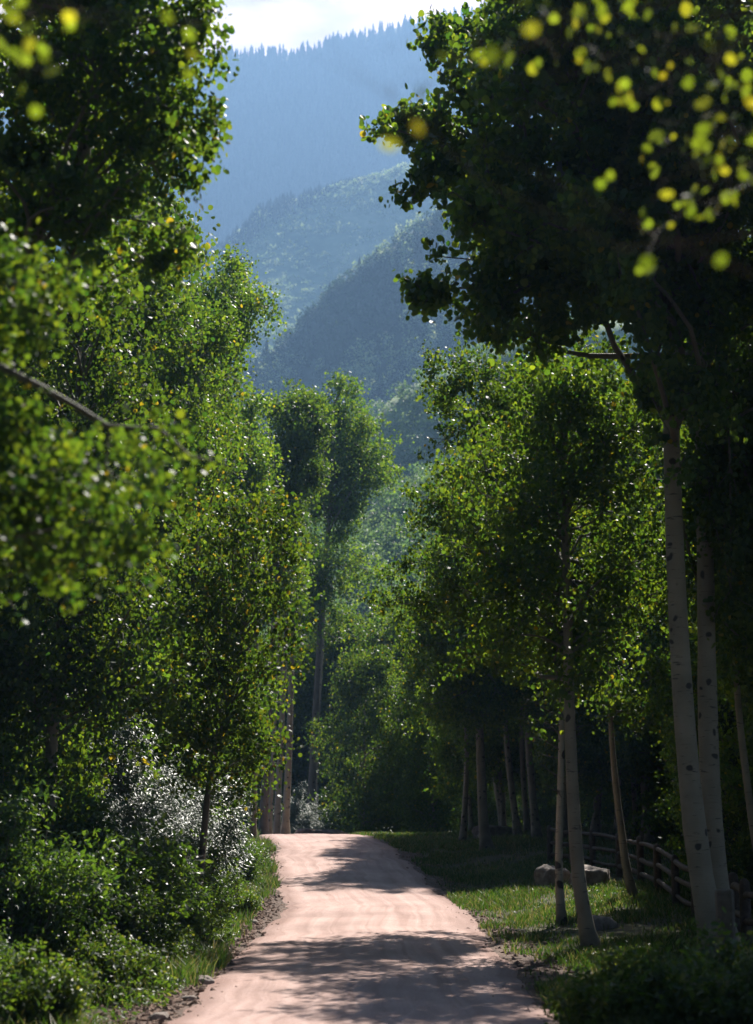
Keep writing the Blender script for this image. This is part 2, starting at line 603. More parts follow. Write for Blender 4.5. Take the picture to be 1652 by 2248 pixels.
def trunk_mesh(path, r0, r1, rng, mat, off, k=12, flare=1.6, n=26):
    path = np.asarray(path, float)
    s = np.concatenate([[0], np.cumsum(np.linalg.norm(np.diff(path, axis=0), axis=1))])
    u = np.linspace(0, s[-1], n)
    # smooth the given points into a curve
    C = np.stack([np.interp(u, s, path[:, c]) for c in range(3)], 1)
    for _ in range(3):
        C[1:-1] = (C[:-2] + C[1:-1] * 2 + C[2:]) / 4
    t = u / s[-1]
    rr = r0 + (r1 - r0) * t
    rr = rr * (1 + (flare - 1) * np.exp(-t * s[-1] / .35)) * (1 + rng.normal(size=n) * .02)
    V, q = tubes(C[None], rr[None], k)
    me = mesh_from('trunk', V - off, [q], mat)
    return me, C, rr


def key_tree(label, path, r0, r1, targets, seed, leaf=.07, spread=.9, subs=10, clumps=7, per=7, sig=.10,
             tmin=.25, rise=1.2, bark='bark', leafmat='aspen_leaf', yellow=.015, rb=None, group=None, arch=.08,
             dead=None, name='aspen_tree', shape='round', wander=.10, droop=.12, t0=.3):
    """a tree that stands where the photograph shows it: trunk path and limb ends in world space"""
    rng = np.random.default_rng(seed)
    base = np.asarray(path[0], float)
    root = empty(name, base, label, 'tree', group)
    tm, C, rr = trunk_mesh(path, r0, r1, rng, M[bark], base)
    link('trunk', tm, root)
    T = np.asarray(targets, float)
    # each limb leaves the trunk somewhat below its end
    hz = np.hypot(T[:, 0] - np.interp(T[:, 2], C[:, 2], C[:, 0]), T[:, 1] - np.interp(T[:, 2], C[:, 2], C[:, 1]))
    za = T[:, 2] - hz * rng.uniform(.25, .75, len(T)) * rise * .8 - .2
    lo = C[0, 2] + (C[-1, 2] - C[0, 2]) * tmin
    za = np.clip(za, lo + (rng.random(len(T)) * .4) * (C[-1, 2] - lo), C[-1, 2] - .05)
    P0 = np.stack([np.interp(za, C[:, 2], C[:, 0]), np.interp(za, C[:, 2], C[:, 1]), za], 1)
    ra = np.interp(za, C[:, 2], rr)
    L = np.linalg.norm(T - P0, axis=1)
    rl = np.clip(.012 + .011 * L, .01, None) if rb is None else np.full(len(T), rb)
    rl = np.minimum(rl, ra * .75)
    tubs, lp = boughs(P0, T, rl, rng, subs, spread, clumps, per, sig, arch, t0=t0, droop=droop, wander=wander)
    mb = MB()
    for V, q in tubs:
        mb.add(V, q)
    link('limbs', mb.mesh('limbs', M['twig'], off=base), root)
    link('crown', leaf_mesh('crown', lp, rng, M[leafmat], leaf, shape, off=base, yellow=yellow), root)
    if dead is not None:
        mb = MB()
        for V, q in dead:
            mb.add(V, q)
        link('dead_branches', mb.mesh('dead_branches', M['twig'], off=base), root)
    return root


def in_poly(pts, poly):
    x, y = pts[:, 0], pts[:, 1]
    ins = np.zeros(len(pts), bool)
    j = len(poly) - 1
    for i in range(len(poly)):
        xi, yi = poly[i]
        xj, yj = poly[j]
        c = ((yi > y) != (yj > y)) & (x < (xj - xi) * (y - yi) / (yj - yi + 1e-9) + xi)
        ins ^= c
        j = i
    return ins


def region(poly, n, D, dD, seed):
    """n limb ends spread through a crown whose outline, seen from the road, is poly"""
    rng = np.random.default_rng(seed)
    poly = np.asarray(poly, float)
    lo, hi = poly.min(0), poly.max(0)
    out = []
    while len(out) < n:
        c = lo + (hi - lo) * rng.random((n * 4, 2))
        out.extend(c[in_poly(c, poly)].tolist())
    out = out[:n]
    return [P(a, b, D + rng.uniform(-dD, dD)) for a, b in out]


# ------------------------------------------------------------------ setting: ground and road
def axis(parts):
    return np.unique(np.round(np.concatenate([np.arange(a, b + 1e-6, s) for a, b, s in parts]), 4))


gx = axis([(-1600, -200, 100), (-200, -40, 10), (-40, -10, 1), (-10, 12, .5), (12, 40, 1), (40, 200, 10), (200, 1600, 100)])
gy = axis([(-60, 0, 5), (0, 110, .5), (110, 200, 5), (200, 400, 20), (400, 3000, 100)])
X, Y = np.meshgrid(gx, gy)
Z = ground_z(X, Y)
nx, ny = len(gx), len(gy)
ii = (np.arange(ny - 1)[:, None] * nx + np.arange(nx - 1)[None])
gq = np.stack([ii, ii + 1, ii + nx + 1, ii + nx], -1).reshape(-1, 4)
tag(link('ground', mesh_from('ground', np.stack([X, Y, Z], -1).reshape(-1, 3), [gq], M['soil'])), kind='structure')


def strip(name, lo, hi, mat, lift, seed, y0=-25, y1=118, step=.2, m=21, rough=.12, crown=0.0):
    """a band that follows the road between the offsets lo and hi from its middle"""
    rng = np.random.default_rng(seed)
    ys = np.arange(y0, y1, step)

    def wob(amp):
        r = np.zeros(len(ys))
        for wl in (.6, 1.5, 4, 9):
            r += amp * rng.uniform(.5, 1) * np.interp(ys, np.arange(y0 - wl, y1 + wl * 2, wl), rng.normal(size=len(np.arange(y0 - wl, y1 + wl * 2, wl)))) * (wl / 4) ** .35
        return r
    a = road_x(ys) + lo + wob(rough)
    b = road_x(ys) + hi + wob(rough)
    u = np.linspace(0, 1, m)
    XX = a[:, None] * (1 - u) + b[:, None] * u
    YY = np.repeat(ys[:, None], m, 1)
    lat = np.repeat((u * 2 - 1)[None], len(ys), 0)
    ZZ = ground_z(XX, YY) + lift * (1 - np.clip((abs(lat) - .9) / .1, 0, 1) * .8) + crown * (1 - lat ** 2) - .02 * (np.exp(-((lat - .42) / .1) ** 2) + np.exp(-((lat + .38) / .1) ** 2)) * (crown > 0)
    k = (np.arange(len(ys) - 1)[:, None] * m + np.arange(m - 1)[None])
    q = np.stack([k, k + 1, k + m + 1, k + m], -1).reshape(-1, 4)
    me = mesh_from(name, np.stack([XX, YY, ZZ], -1).reshape(-1, 3), [q], mat, vattr=('lat', lat.ravel()))
    return tag(link(name, me), kind='structure')


strip('road_shoulder', -3.05, 2.75, M['shoulder'], .022, 3, rough=.16)
strip('dirt_road', -2.32, 2.16, M['road'], .034, 4, rough=.13, crown=.045)

# ------------------------------------------------------------------ setting: mountains
def hill(name, sky_pts, Dtop, Dfoot, zfoot, mat, seed, xs, rough=12.0, rows=46, back=.35, power=1.0, rib=0.0):
    """a slope whose crest, at distance Dtop, runs along sky_pts; it falls to zfoot at distance Dfoot and down again behind"""
    rng = np.random.default_rng(seed)
    sky_pts = np.asarray(sky_pts, float)
    px = np.linspace(xs[0], xs[1], 150)
    py = np.interp(px, sky_pts[:, 0], sky_pts[:, 1])
    crest = np.array([P(a, b, Dtop) for a, b in zip(px, py)])
    v = np.concatenate([np.linspace(0, 1, rows), [1 + back * .3, 1 + back]])
    vv = np.where(v <= 1, v, 1)
    Dv = Dfoot + (Dtop - Dfoot) * v
    Xg = crest[None, :, 0] / Dtop * Dv[:, None]
    Yg = np.repeat(Dv[:, None], len(px), 1)
    hv = np.where(v <= 1, v ** power, np.maximum(1 - (v - 1) * 2.0, 0))
    Zg = zfoot + (crest[None, :, 2] - zfoot) * hv[:, None]
    bump = np.zeros_like(Zg)
    for s, w in ((160, 1.0), (70, .5), (30, .22)):
        a, b, c, d = rng.uniform(0, 6.3, 4)
        bump += w * np.sin(Xg / s * 2.2 + a + .8 * np.sin(Yg / s + b)) * np.sin(Yg / s * 2 + c + .7 * np.sin(Xg / s + d))
    Zg = Zg + bump * rough * np.sin(np.pi * np.clip(vv, 0, 1))[:, None]
    Zg = Zg + rib * np.sin(Xg / 34 + Yg / 40)[:, :] * np.sin(np.pi * np.clip(vv, 0, 1))[:, None]
    nr, nc = Zg.shape
    k = (np.arange(nr - 1)[:, None] * nc + np.arange(nc - 1)[None])
    q = np.stack([k, k + 1, k + nc + 1, k + nc], -1).reshape(-1, 4)
    V = np.stack([Xg, Yg, Zg], -1)
    tag(link(name, mesh_from(name, V.reshape(-1, 3), [q], mat)), kind='structure')

    def sample(u, w):
        """u, w in 0..1 across and up the slope -> place on it"""
        fu = np.clip(u, 0, .9999) * (nc - 1)
        fw = np.clip(w, 0, 1) * (rows - 1 - 1e-4)
        a, b = fu.astype(int), fw.astype(int)
        fa, fb = (fu - a)[:, None], (fw - b)[:, None]
        return (V[b, a] * (1 - fa) + V[b, a + 1] * fa) * (1 - fb) + (V[b + 1, a] * (1 - fa) + V[b + 1, a + 1] * fa) * fb
    return sample


def conifers(pos, hgt, rng, k=6, tiers=3):
    """merged small conifers: ragged stacked cones on a stem"""
    n = len(pos)
    Vs, Fs, base = [], [], 0
    for ti in range(tiers):
        z0 = .08 + .28 * ti
        z1 = min(1.0, z0 + .48)
        rad = .17 * (1 - .75 * ti / tiers)
        a = np.linspace(0, 2 * np.pi, k, endpoint=False)[None] + rng.uniform(0, 6.3, (n, 1))
        r = rad * rng.uniform(.6, 1.25, (n, k))
        ring = np.stack([r * np.cos(a), r * np.sin(a), np.full((n, k), z0) + rng.uniform(-.05, .05, (n, k))], -1)
        tip = np.tile(np.array([[[0, 0, z1]]]), (n, 1, 1)) + rng.normal(size=(n, 1, 3)) * [.01, .01, .0]
        V = np.concatenate([ring, tip], 1) * hgt[:, None, None] + pos[:, None, :]
        b = (np.arange(n) * (k + 1))[:, None]
        j = np.arange(k)[None]
        f = np.stack([b + j, b + (j + 1) % k, np.broadcast_to(b + k, (n, k))], -1).reshape(-1, 3) + base
        Vs.append(V.reshape(-1, 3))
        Fs.append(f)
        base += len(V) * (k + 1)
    return np.concatenate(Vs), Fs


def stuff_conifers(name, sample, n, hgt, seed, wmax=1.0, wmin=0.0, keep=None):
    rng = np.random.default_rng(seed)
    u, w = .33 + .31 * rng.random(n), wmin + (wmax - wmin) * rng.random(n)
    pos = sample(u, w)
    if keep is not None:
        pos = pos[keep(pos, rng)]
    h = rng.uniform(hgt * .55, hgt * 1.25, len(pos))
    pos[:, 2] -= .4
    V, F = conifers(pos, h, rng)
    tone = np.concatenate([np.repeat(np.random.default_rng(seed + 1).random(len(pos)), 6) for _ in range(3)])
    tag(link(name, mesh_from(name, V, F, M['conifer'], tone=tone, smooth=False)), kind='stuff')


def stuff_broadleaf(name, pos, hgt, rng, mat, clumps=60, per=1, leaf=.9, wide=.33, lean=0):
    """merged far broadleaf crowns: many leaf sprays through each crown's volume"""
    n = len(pos)
    d = unit(rng.normal(size=(n, clumps, 3))) * rng.random((n, clumps, 1)) ** .45
    c = d * np.array([wide, wide, .46]) * (1 - .35 * np.clip(d[..., 2:3], 0, 1)) + np.array([0, 0, .54])
    pts = pos[:, None, :] + c * hgt[:, None, None]
    nr = d + rng.normal(size=d.shape) * .6
    tp = rng.normal(size=d.shape)
    sz = leaf * rng.uniform(.6, 1.3, (n, clumps))
    V, q = leaf_arrays(pts.reshape(-1, 3), nr.reshape(-1, 3), tp.reshape(-1, 3), sz.ravel())
    tone = np.clip(np.repeat(rng.random(n), clumps) * .6 + rng.random(n * clumps) * .4, 0, 1)
    tag(link(name, mesh_from(name, V, [q], mat, tone=np.repeat(tone, 2), smooth=False)), kind='stuff')


XS = (-1500, 3100)
far = hill('mountain', [(-1500, 420), (-400, 330), (0, 230), (300, 165), (470, 128), (600, 122), (690, 117), (715, 117), (721, 96), (780, 90), (860, 62), (930, 48), (1060, 28), (1200, -10), (1600, -60), (2200, 60), (3100, 260)],
           2100, 1250, -5, M['hill_dark'], 11, XS, rough=16, rows=60)
rngm = np.random.default_rng(12)
stuff_conifers('conifer_forest', far, 30000, 18.0, 13)
# the crest's own row of trees
u = rngm.random(700)
pos = far(u, rngm.uniform(.985, 1.0, 700))
V, F = conifers(pos, rngm.uniform(8, 24, 700), rngm)
tag(link('ridge_conifers', mesh_from('ridge_conifers', V, F, M['conifer'], tone=rngm.random(700 * 18), smooth=False)), kind='stuff')

spur = hill('scrub_slope', [(-1500, 900), (0, 720), (300, 620), (420, 575), (500, 540), (540, 500), (575, 462), (650, 440), (700, 425), (760, 400), (830, 385), (900, 360), (1000, 330), (1300, 240), (2000, 150), (3100, 300)],
            1350, 780, -5, M['hill_light'], 21, XS, rough=13, rows=60, rib=5.0)
rs = np.random.default_rng(24)
u_ = .405 + .13 * rs.random(900)
pos = spur(u_, np.clip(1 - .10 * rs.random(900) ** 2 * np.clip((.50 - u_) / .08, .15, 1), 0, 1))
V, F = conifers(pos - [0, 0, .5], rs.uniform(5, 15, 900) * np.clip((.52 - u_) / .06, .3, 1), rs)
tag(link('spur_conifers', mesh_from('spur_conifers', V, F, M['conifer'], tone=rs.random(900 * 18), smooth=False)), kind='stuff')
rs = np.random.default_rng(22)
n = 15000
pos = spur(.35 + .26 * rs.random(n), np.where(rs.random(n) < .08, .955 + .045 * rs.random(n), rs.random(n)))
f = np.sin((pos[:, 2] + .5 * pos[:, 0]) / 8 + 1.3 * np.sin(pos[:, 0] / 25)) + .6 * np.sin(pos[:, 2] / 21 - pos[:, 0] / 30) + rs.normal(size=n) * .7
pos = pos[f > -.5]
stuff_broadleaf('hillside_scrub', pos - [0, 0, 1.0], rs.uniform(2.5, 7.5, len(pos)), rs, M['scrub'], clumps=18, leaf=1.8, wide=.7)

knoll = hill('wooded_knoll', [(-1500, 1150), (0, 1020), (300, 930), (420, 880), (510, 840), (600, 770), (665, 715), (690, 680), (720, 640), (760, 615), (800, 590), (860, 540), (900, 510), (950, 480), (1050, 440), (1400, 330), (2200, 300), (3100, 400)],
             800, 480, -5, M['hill_dark'], 31, XS, rough=8, rows=50)
stuff_conifers('knoll_conifers', knoll, 700, 11.0, 32)
rs = np.random.default_rng(35)
pos = knoll(.34 + .28 * rs.random(6500), np.where(rs.random(6500) < .08, .95 + .05 * rs.random(6500), rs.random(6500)))
stuff_broadleaf('knoll_dark_wood', pos - [0, 0, 1.0], rs.uniform(5, 10, 6500), rs, M['dark_far_leaf'], clumps=26, leaf=1.5, wide=.42)
rs = np.random.default_rng(33)
n = 5200
pos = knoll(.34 + .28 * rs.random(n), rs.random(n))
f = np.sin(pos[:, 0] / 16 + 1.3 * np.sin(pos[:, 2] / 21)) + np.sin(pos[:, 2] / 15 - pos[:, 0] / 23) + rs.normal(size=n) * .5
pos = pos[f > .35]
stuff_broadleaf('knoll_aspens', pos - [0, 0, .8], rs.uniform(8, 14, len(pos)), rs, M['scrub'], clumps=46, leaf=1.25)

grove = hill('grove_hill', [(-1500, 1230), (300, 1130), (650, 1060), (780, 960), (820, 925), (840, 890), (880, 860), (930, 835), (1000, 800), (1200, 720), (1800, 640), (3100, 700)],
             420, 300, -5, M['hill_light'], 41, XS, rough=3, rows=30)
rs = np.random.default_rng(43)
pos = grove(.34 + .28 * rs.random(2600), rs.random(2600))
stuff_broadleaf('grove_aspens', pos - [0, 0, .8], rs.uniform(5, 10, len(pos)), rs, M['far_leaf'], clumps=70, leaf=.75)

low = hill('valley_slope', [(-1500, 1380), (300, 1330), (600, 1210), (740, 1150), (800, 1130), (870, 1090), (950, 1040), (1200, 950), (1800, 900), (3100, 980)],
           260, 175, -4, M['hill_dark'], 51, XS, rough=1.5, rows=30)
rs = np.random.default_rng(53)
pos = low(.34 + .28 * rs.random(2600), rs.random(2600))
stuff_broadleaf('valley_wood', pos - [0, 0, .8], rs.uniform(3.5, 7, len(pos)), rs, M['far_leaf'], clumps=90, leaf=.5)


# ------------------------------------------------------------------ generic aspens, shrubs (prototypes in local space)
def aspen_proto(seed, H, r0, cb, cr, nb, leaf=.09, subs=10, clumps=7, per=8, sig=.15, bark='bark', spread=1.0, yellow=.01, leafmat='aspen_leaf'):
    rng = np.random.default_rng(seed)
    lean = rng.normal(size=2) * .03 * H
    w = rng.normal(size=(5, 2)) * .012 * H
    tz = np.linspace(0, 1, 7)
    pth = np.stack([lean[0] * tz + np.interp(tz, np.linspace(0, 1, 5), w[:, 0]) - w[0, 0], lean[1] * tz + np.interp(tz, np.linspace(0, 1, 5), w[:, 1]) - w[0, 1], H * .97 * tz - .15 * (tz == 0)], 1)
    tm, C, rr = trunk_mesh(pth, r0, .02, rng, M[bark], np.zeros(3), k=9, n=18)
    h = H * (cb + (1 - cb) * (np.arange(nb) + rng.random(nb)) / nb)
    prof = np.sin(np.pi * np.clip((h / H - cb) / (1 - cb) * .80 + .14, 0, 1)) ** .7
    a = np.arange(nb) * 2.4 + rng.normal(size=nb) * .5
    rad = cr * prof * rng.uniform(.6, 1.15, nb)
    cx, cy_ = np.interp(h, C[:, 2], C[:, 0]), np.interp(h, C[:, 2], C[:, 1])
    T = np.stack([cx + rad * np.cos(a), cy_ + rad * np.sin(a), h + rng.normal(size=nb) * .3], 1)
    za = np.clip(h - rad * rng.uniform(.3, .7, nb), H * cb * .8, H * .95)
    P0 = np.stack([np.interp(za, C[:, 2], C[:, 0]), np.interp(za, C[:, 2], C[:, 1]), za], 1)
    rl = np.minimum(.012 + .012 * rad, np.interp(za, C[:, 2], rr) * .7)
    tubs, lp = boughs(P0, T, rl, rng, subs, spread, clumps, per, sig, .08, t0=.25)
    mb = MB()
    for V, q in tubs:
        mb.add(V, q)
    return tm, mb.mesh('limbs', M['twig']), leaf_mesh('crown', lp, rng, M[leafmat], leaf, yellow=yellow)


AP = [
    aspen_proto(101, 17, .15, .42, 2.3, 46, leaf=.095),
    aspen_proto(102, 20, .17, .50, 2.5, 46, leaf=.10),
    aspen_proto(103, 14, .12, .28, 2.4, 48, leaf=.095),
    aspen_proto(104, 9, .07, .05, 2.0, 52, leaf=.085, spread=.9),
    aspen_proto(105, 19, .16, .55, 2.0, 40, leaf=.10),
]
USED = set()


def put_aspen(kind, x, y, label, group=None, rz=0.0, sc=1.0, dz=0.0, name='aspen_tree'):
    o = empty(name, (x, y, float(ground_z(x, y)) - .05 + dz), label, 'tree', group, rz, sc)
    for nm, me in zip(('trunk', 'limbs', 'crown'), AP[kind]):
        link(nm, me, o)
    return o


def shrub_proto(seed, H, wr, stems, leaf, shape, mat, subs=14, clumps=8, per=5, sig=.07, bias=(0, 0, 1), wbias=0.0, tipbias=(0, 0, -.3), spread=.5, yellow=0.0):
    rng = np.random.default_rng(seed)
    a = rng.uniform(0, 6.3, stems)
    r = wr * rng.random(stems) ** .6
    hh = H * rng.uniform(.45, 1.0, stems) * (1 - .35 * (r / wr) ** 2)
    P0 = np.stack([r * .3 * np.cos(a), r * .3 * np.sin(a), np.zeros(stems) - .05], 1)
    P1 = np.stack([r * np.cos(a), r * np.sin(a), hh], 1)
    tubs, lp = boughs(P0, P1, .010 + .006 * hh, rng, subs, spread, clumps, per, sig, .06, t0=.12, droop=.1)
    lp = lp[lp[:, 2] > .02]
    mb = MB()
    for V, q in tubs:
        mb.add(V, q)
    return mb.mesh('stems', M['twig']), leaf_mesh('foliage', lp, rng, M[mat], leaf, shape, bias=bias, wbias=wbias, tipbias=tipbias, yellow=yellow)


GL = (.46, -.45, 1.0)
SP = {
    # stems, foliage
    'aspen': shrub_proto(201, 2.9, 1.3, 26, .062, 'round', 'aspen_leaf', yellow=.02),
    'leafy': shrub_proto(202, 2.2, 1.3, 28, .07, 'oval', 'shrub_leaf', bias=(.2, -.2, 1), wbias=.8),
    'silver': shrub_proto(203, 2.9, 1.3, 40, .088, 'willow', 'silver_leaf', bias=GL, wbias=4.2, tipbias=(.5, -.4, -.2), clumps=8, per=7, subs=15),
    'low': shrub_proto(204, 1.2, 1.0, 24, .08, 'oval', 'weed_leaf', spread=.4, bias=(.2, -.2, 1), wbias=.9, subs=12, yellow=.01),
    'tall': shrub_proto(205, 3.6, 1.5, 30, .065, 'round', 'aspen_leaf', yellow=.02),
}


def put_shrub(kind, x, y, label, rz=0.0, sc=1.0, group=None, name='shrub', cat='shrub', szz=None):
    o = empty(name, (x, y, float(ground_z(x, y)) - .04), label, cat, group, rz, sc)
    if szz:
        o.scale = (sc, sc, szz)
    for nm, me in zip(('stems', 'foliage'), SP[kind]):
        link(nm, me, o)
    return o


def G(px, Y, dz=0.0):
    """the ground below column px at distance Y"""
    x = (px - 826.0) / FPX * (Y + .2)
    return np.array([x, Y, float(ground_z(x, Y)) - .08 + dz])


def trunk_path(base_px, D, pts, top=None):
    """trunk from the ground at column base_px up through pixels pts"""
    return [G(base_px, D)] + [P(a, b, D) for a, b in pts]


# ------------------------------------------------------------------ right side: the twin trunks and the trees beside them
DK = dict(yellow=.006)
t_front = [G(1546, 25.0)] + [P(a, b, 25.0) for a, b in [(1530, 1900), (1510, 1700), (1492, 1450), (1480, 1200), (1474, 1000), (1470, 800), (1466, 600), (1460, 300), (1450, 0), (1446, -260)]]
poly = [(985, 90), (1080, -80), (1300, -330), (1640, -330), (1650, 300), (1600, 540), (1400, 600), (1150, 690), (1040, 610), (985, 600), (1000, 520), (960, 440), (960, 330), (900, 300), (1010, 270), (1060, 170)]
T = region(poly, 86, 21.6, 2.6, 1)
T += [P(a, b, 22.0 + d) for a, b, d in [(830, 270, 0), (870, 285, .6), (905, 430, 0), (960, 60, -.5), (1000, 110, .5), (935, 560, .4), (925, 640, -.2), (975, 660, .3), (1060, 720, 0), (960, 240, .5), (1080, 20, 0), (940, 350, 0)]]
T += region([(1370, 700), (1560, 690), (1580, 900), (1540, 1010), (1440, 1000), (1380, 860)], 5, 23.4, .7, 21)
key_tree('big pale aspen, the front trunk of the two thick trunks crossing beside the log fence', t_front, .20, .05, T, 1001, leaf=.088, spread=.56, subs=14, clumps=9, per=8, sig=.085, tmin=.46, rise=.6, t0=.48, **DK)

t_back = [G(1566, 25.9)] + [P(a, b, 25.9) for a, b in [(1563, 1900), (1558, 1700), (1549, 1500), (1551, 1300), (1546, 1150), (1540, 1000), (1536, 800), (1533, 600), (1540, 300), (1550, 0), (1556, -220)]]
poly = [(1250, -300), (1850, -330), (1950, 500), (1850, 980), (1690, 960), (1610, 640), (1500, 560), (1350, 600), (1200, 300)]
T = region(poly, 84, 26.5, 3.2, 2)
T += region([(1590, 950), (1720, 900), (1760, 1300), (1680, 1480), (1590, 1420), (1600, 1150)], 30, 27, 2.0, 22)
key_tree('big pale aspen, the rear trunk of the two thick trunks, lit along its right edge', t_back, .19, .05, T, 1002, leaf=.082, spread=.8, subs=12, clumps=10, per=7, sig=.12, tmin=.40, rise=.6, t0=.5, **DK)

# slim pair standing in the grass
t_slim = [G(1282, 27.0)] + [P(a, b, 27.0) for a, b in [(1275, 2000), (1262, 1850), (1252, 1650), (1247, 1450), (1243, 1250), (1238, 1050), (1236, 900), (1232, 760), (1228, 690)]]
poly = [(1060, 860), (1200, 740), (1380, 760), (1480, 950), (1480, 1250), (1420, 1480), (1250, 1520), (1080, 1450), (1000, 1250), (980, 1050)]
T = region(poly, 80, 27.8, 2.4, 3)
key_tree('slender smooth aspen in the grass, right of the black scarred one', t_slim, .125, .03, T, 1003, leaf=.068, spread=.85, subs=10, clumps=7, per=6, sig=.11, tmin=.36, yellow=.012)

rngd = np.random.default_rng(77)
dz_ = []
P0, P1 = [], []
for yy, dx in [(1565, -85), (1590, -95), (1625, -75), (1650, -90), (1665, -60), (1700, -55), (1600, 45), (1640, 55), (1720, 40), (1755, -45), (1545, -60)]:
    P0.append(P(1234, yy, 33.0))
    P1.append(P(1234 + dx, yy - rngd.uniform(5, 40), 33.0 + rngd.uniform(-.6, .3)))
dt, _ = boughs(P0, P1, np.full(len(P0), .016), rngd, 4, .3, 1, 1, .01, .02, t0=.3)
t_birch = [G(1219, 33.0)] + [P(a, b, 33.0) for a, b in [(1224, 1950), (1228, 1800), (1232, 1650), (1234, 1500), (1230, 1300), (1215, 1100), (1190, 950), (1170, 830)]]
poly = [(960, 850), (1080, 790), (1200, 800), (1260, 1000), (1230, 1250), (1200, 1420), (1060, 1480), (940, 1420), (960, 1250), (950, 1120), (930, 960)]
T = region(poly, 60, 34, 2.0, 4)
T += [P(a, b, 34 + d) for a, b, d in [(960, 775, 0), (985, 800, .4), (925, 835, 0), (960, 850, .3), (930, 960, 0), (905, 1060, .3), (930, 1090, 0), (905, 1150, 0), (880, 1240, .3), (810, 1330, 0), (850, 1320, .2), (900, 1340, -.2)]]
key_tree('thin aspen with black scarred white bark and dead twigs, leaning in the grass', t_birch, .085, .025, T, 1004, leaf=.068, spread=.66, subs=10, clumps=7, per=8, sig=.10, tmin=.42, bark='birch', yellow=.012, dead=dt)

# trunks further back on the right
t = [G(1064, 56.0)] + [P(a, b, 56.0) for a, b in [(1062, 1850), (1056, 1700), (1050, 1550), (1046, 1400), (1040, 1250), (1035, 1150)]]
T = region([(900, 1100), (1000, 1050), (1120, 1100), (1180, 1350), (1150, 1560), (980, 1600), (880, 1520), (850, 1330)], 60, 56, 2.6, 5)
key_tree('thick straight aspen on the shaded lawn, left of the scarred slim pair', t, .19, .05, T, 1005, leaf=.085, spread=1.0, subs=9, clumps=7, per=8, sig=.14, tmin=.35, yellow=.005)
t = [G(1376, 37.0)] + [P(a, b, 37.0) for a, b in [(1374, 1920), (1366, 1840), (1352, 1740), (1340, 1600), (1338, 1450), (1340, 1300)]]
T = region([(1290, 1050), (1450, 1050), (1480, 1350), (1440, 1580), (1310, 1590), (1260, 1350)], 22, 37.5, 1.5, 6)
key_tree('thin aspen bending left in front of the log fence, behind the slim pair', t, .10, .03, T, 1006, leaf=.075, spread=.75, subs=9, clumps=7, per=6, sig=.12, tmin=.45, yellow=.005)
t = [G(1668, 30.0)] + [P(a, b, 30.0) for a, b in [(1655, 1850), (1640, 1720), (1624, 1600), (1612, 1480), (1618, 1300), (1625, 1000), (1630, 700)]]
T = region([(1500, 750), (1700, 650), (1850, 900), (1800, 1500), (1640, 1600), (1560, 1500), (1560, 1100)], 84, 31, 2.2, 7)
key_tree('thin crooked aspen at the right edge, behind the twin trunks', t, .085, .025, T, 1007, leaf=.075, spread=.8, subs=10, clumps=7, per=8, sig=.12, tmin=.35, yellow=.005)

# ------------------------------------------------------------------ left side
t = [G(-130, 15.5)] + [P(a, b, 15.5) for a, b in [(-110, 1700), (-80, 1200), (-20, 800), (36, 580), (80, 500), (150, 410), (205, 330), (225, 260), (240, 120), (220, -60), (200, -220)]]
poly = [(-150, -250), (200, -300), (420, -180), (440, 20), (400, 140), (430, 250), (450, 310), (420, 370), (380, 480), (360, 560), (280, 640), (60, 680), (-180, 640)]
T = region(poly, 66, 15.8, 1.9, 8)
T += [P(a, b, 15.6 + d) for a, b, d in [(470, 275, 0), (445, 300, .2), (450, 370, 0), (455, 120, .1), (470, 60, -.2), (450, 20, 0), (400, 500, 0), (395, 545, .2), (380, 215, 0), (360, 600, .3)]]
key_tree('tall dark aspen with a bent leaning trunk filling the upper left', t, .13, .03, T, 1008, leaf=.06, spread=.5, subs=10, clumps=7, per=7, sig=.065, tmin=.36, yellow=.008)

t = [G(-330, 9.6)] + [P(a, b, 9.6) for a, b in [(-320, 1600), (-300, 1200), (-290, 900), (-285, 600), (-270, 300)]]
T = [P(a, b, 9.4 + d) for a, b, d in [(60, 870, 0), (300, 990, .1), (410, 1000, .2), (250, 1030, -.3), (310, 1100, .2), (200, 1140, -.4), (300, 1200, 0), (120, 1010, .3), (60, 1080, -.2), (130, 1180, .4), (20, 960, .2), (230, 1240, .3), (0, 1150, 0), (100, 760, .2), (50, 640, 0), (-20, 560, .3), (100, 920, -.3), (-60, 700, 0), (150, 640, .4)]]
nb = key_tree('nearest aspen on the left, its blurred bough reaching over from the edge', t, .11, .05, T, 1009, leaf=.043, spread=.34, subs=11, clumps=8, per=6, sig=.06, tmin=.30, yellow=.01, rb=.014, rise=.3)
mb = MB()
pth = np.array([P(a, b, 9.5) for a, b in [(-290, 760), (-150, 770), (0, 805), (90, 850), (170, 895), (235, 935), (290, 940), (345, 940), (375, 962), (415, 1000), (470, 1012)]])
V, q = tubes(pth[None], np.linspace(.030, .006, len(pth))[None], 8)
mb.add(V, q)
pth2 = np.array([P(a, b, 9.5) for a, b in [(240, 936), (236, 975), (228, 1040), (226, 1090)]])
V, q = tubes(pth2[None], np.linspace(.011, .004, 4)[None], 6)
mb.add(V, q)
link('bough', mb.mesh('bough', M['twig'], off=np.asarray(nb.location)), nb)

t = [G(96, 26.0)] + [P(a, b, 26.0) for a, b in [(104, 1900), (108, 1700), (118, 1550), (138, 1400), (152, 1300), (165, 1100), (170, 900), (175, 700)]]
T = region([(-60, 640), (150, 560), (330, 650), (400, 850), (400, 1200), (380, 1560), (240, 1640), (150, 1560), (-80, 1560)], 96, 26, 2.0, 9)
key_tree('leaning aspen with a bare grey lower trunk at the far left, behind the shrubs', t, .13, .03, T, 1010, leaf=.068, spread=.9, subs=10, clumps=7, per=5, sig=.11, tmin=.2, yellow=.012)

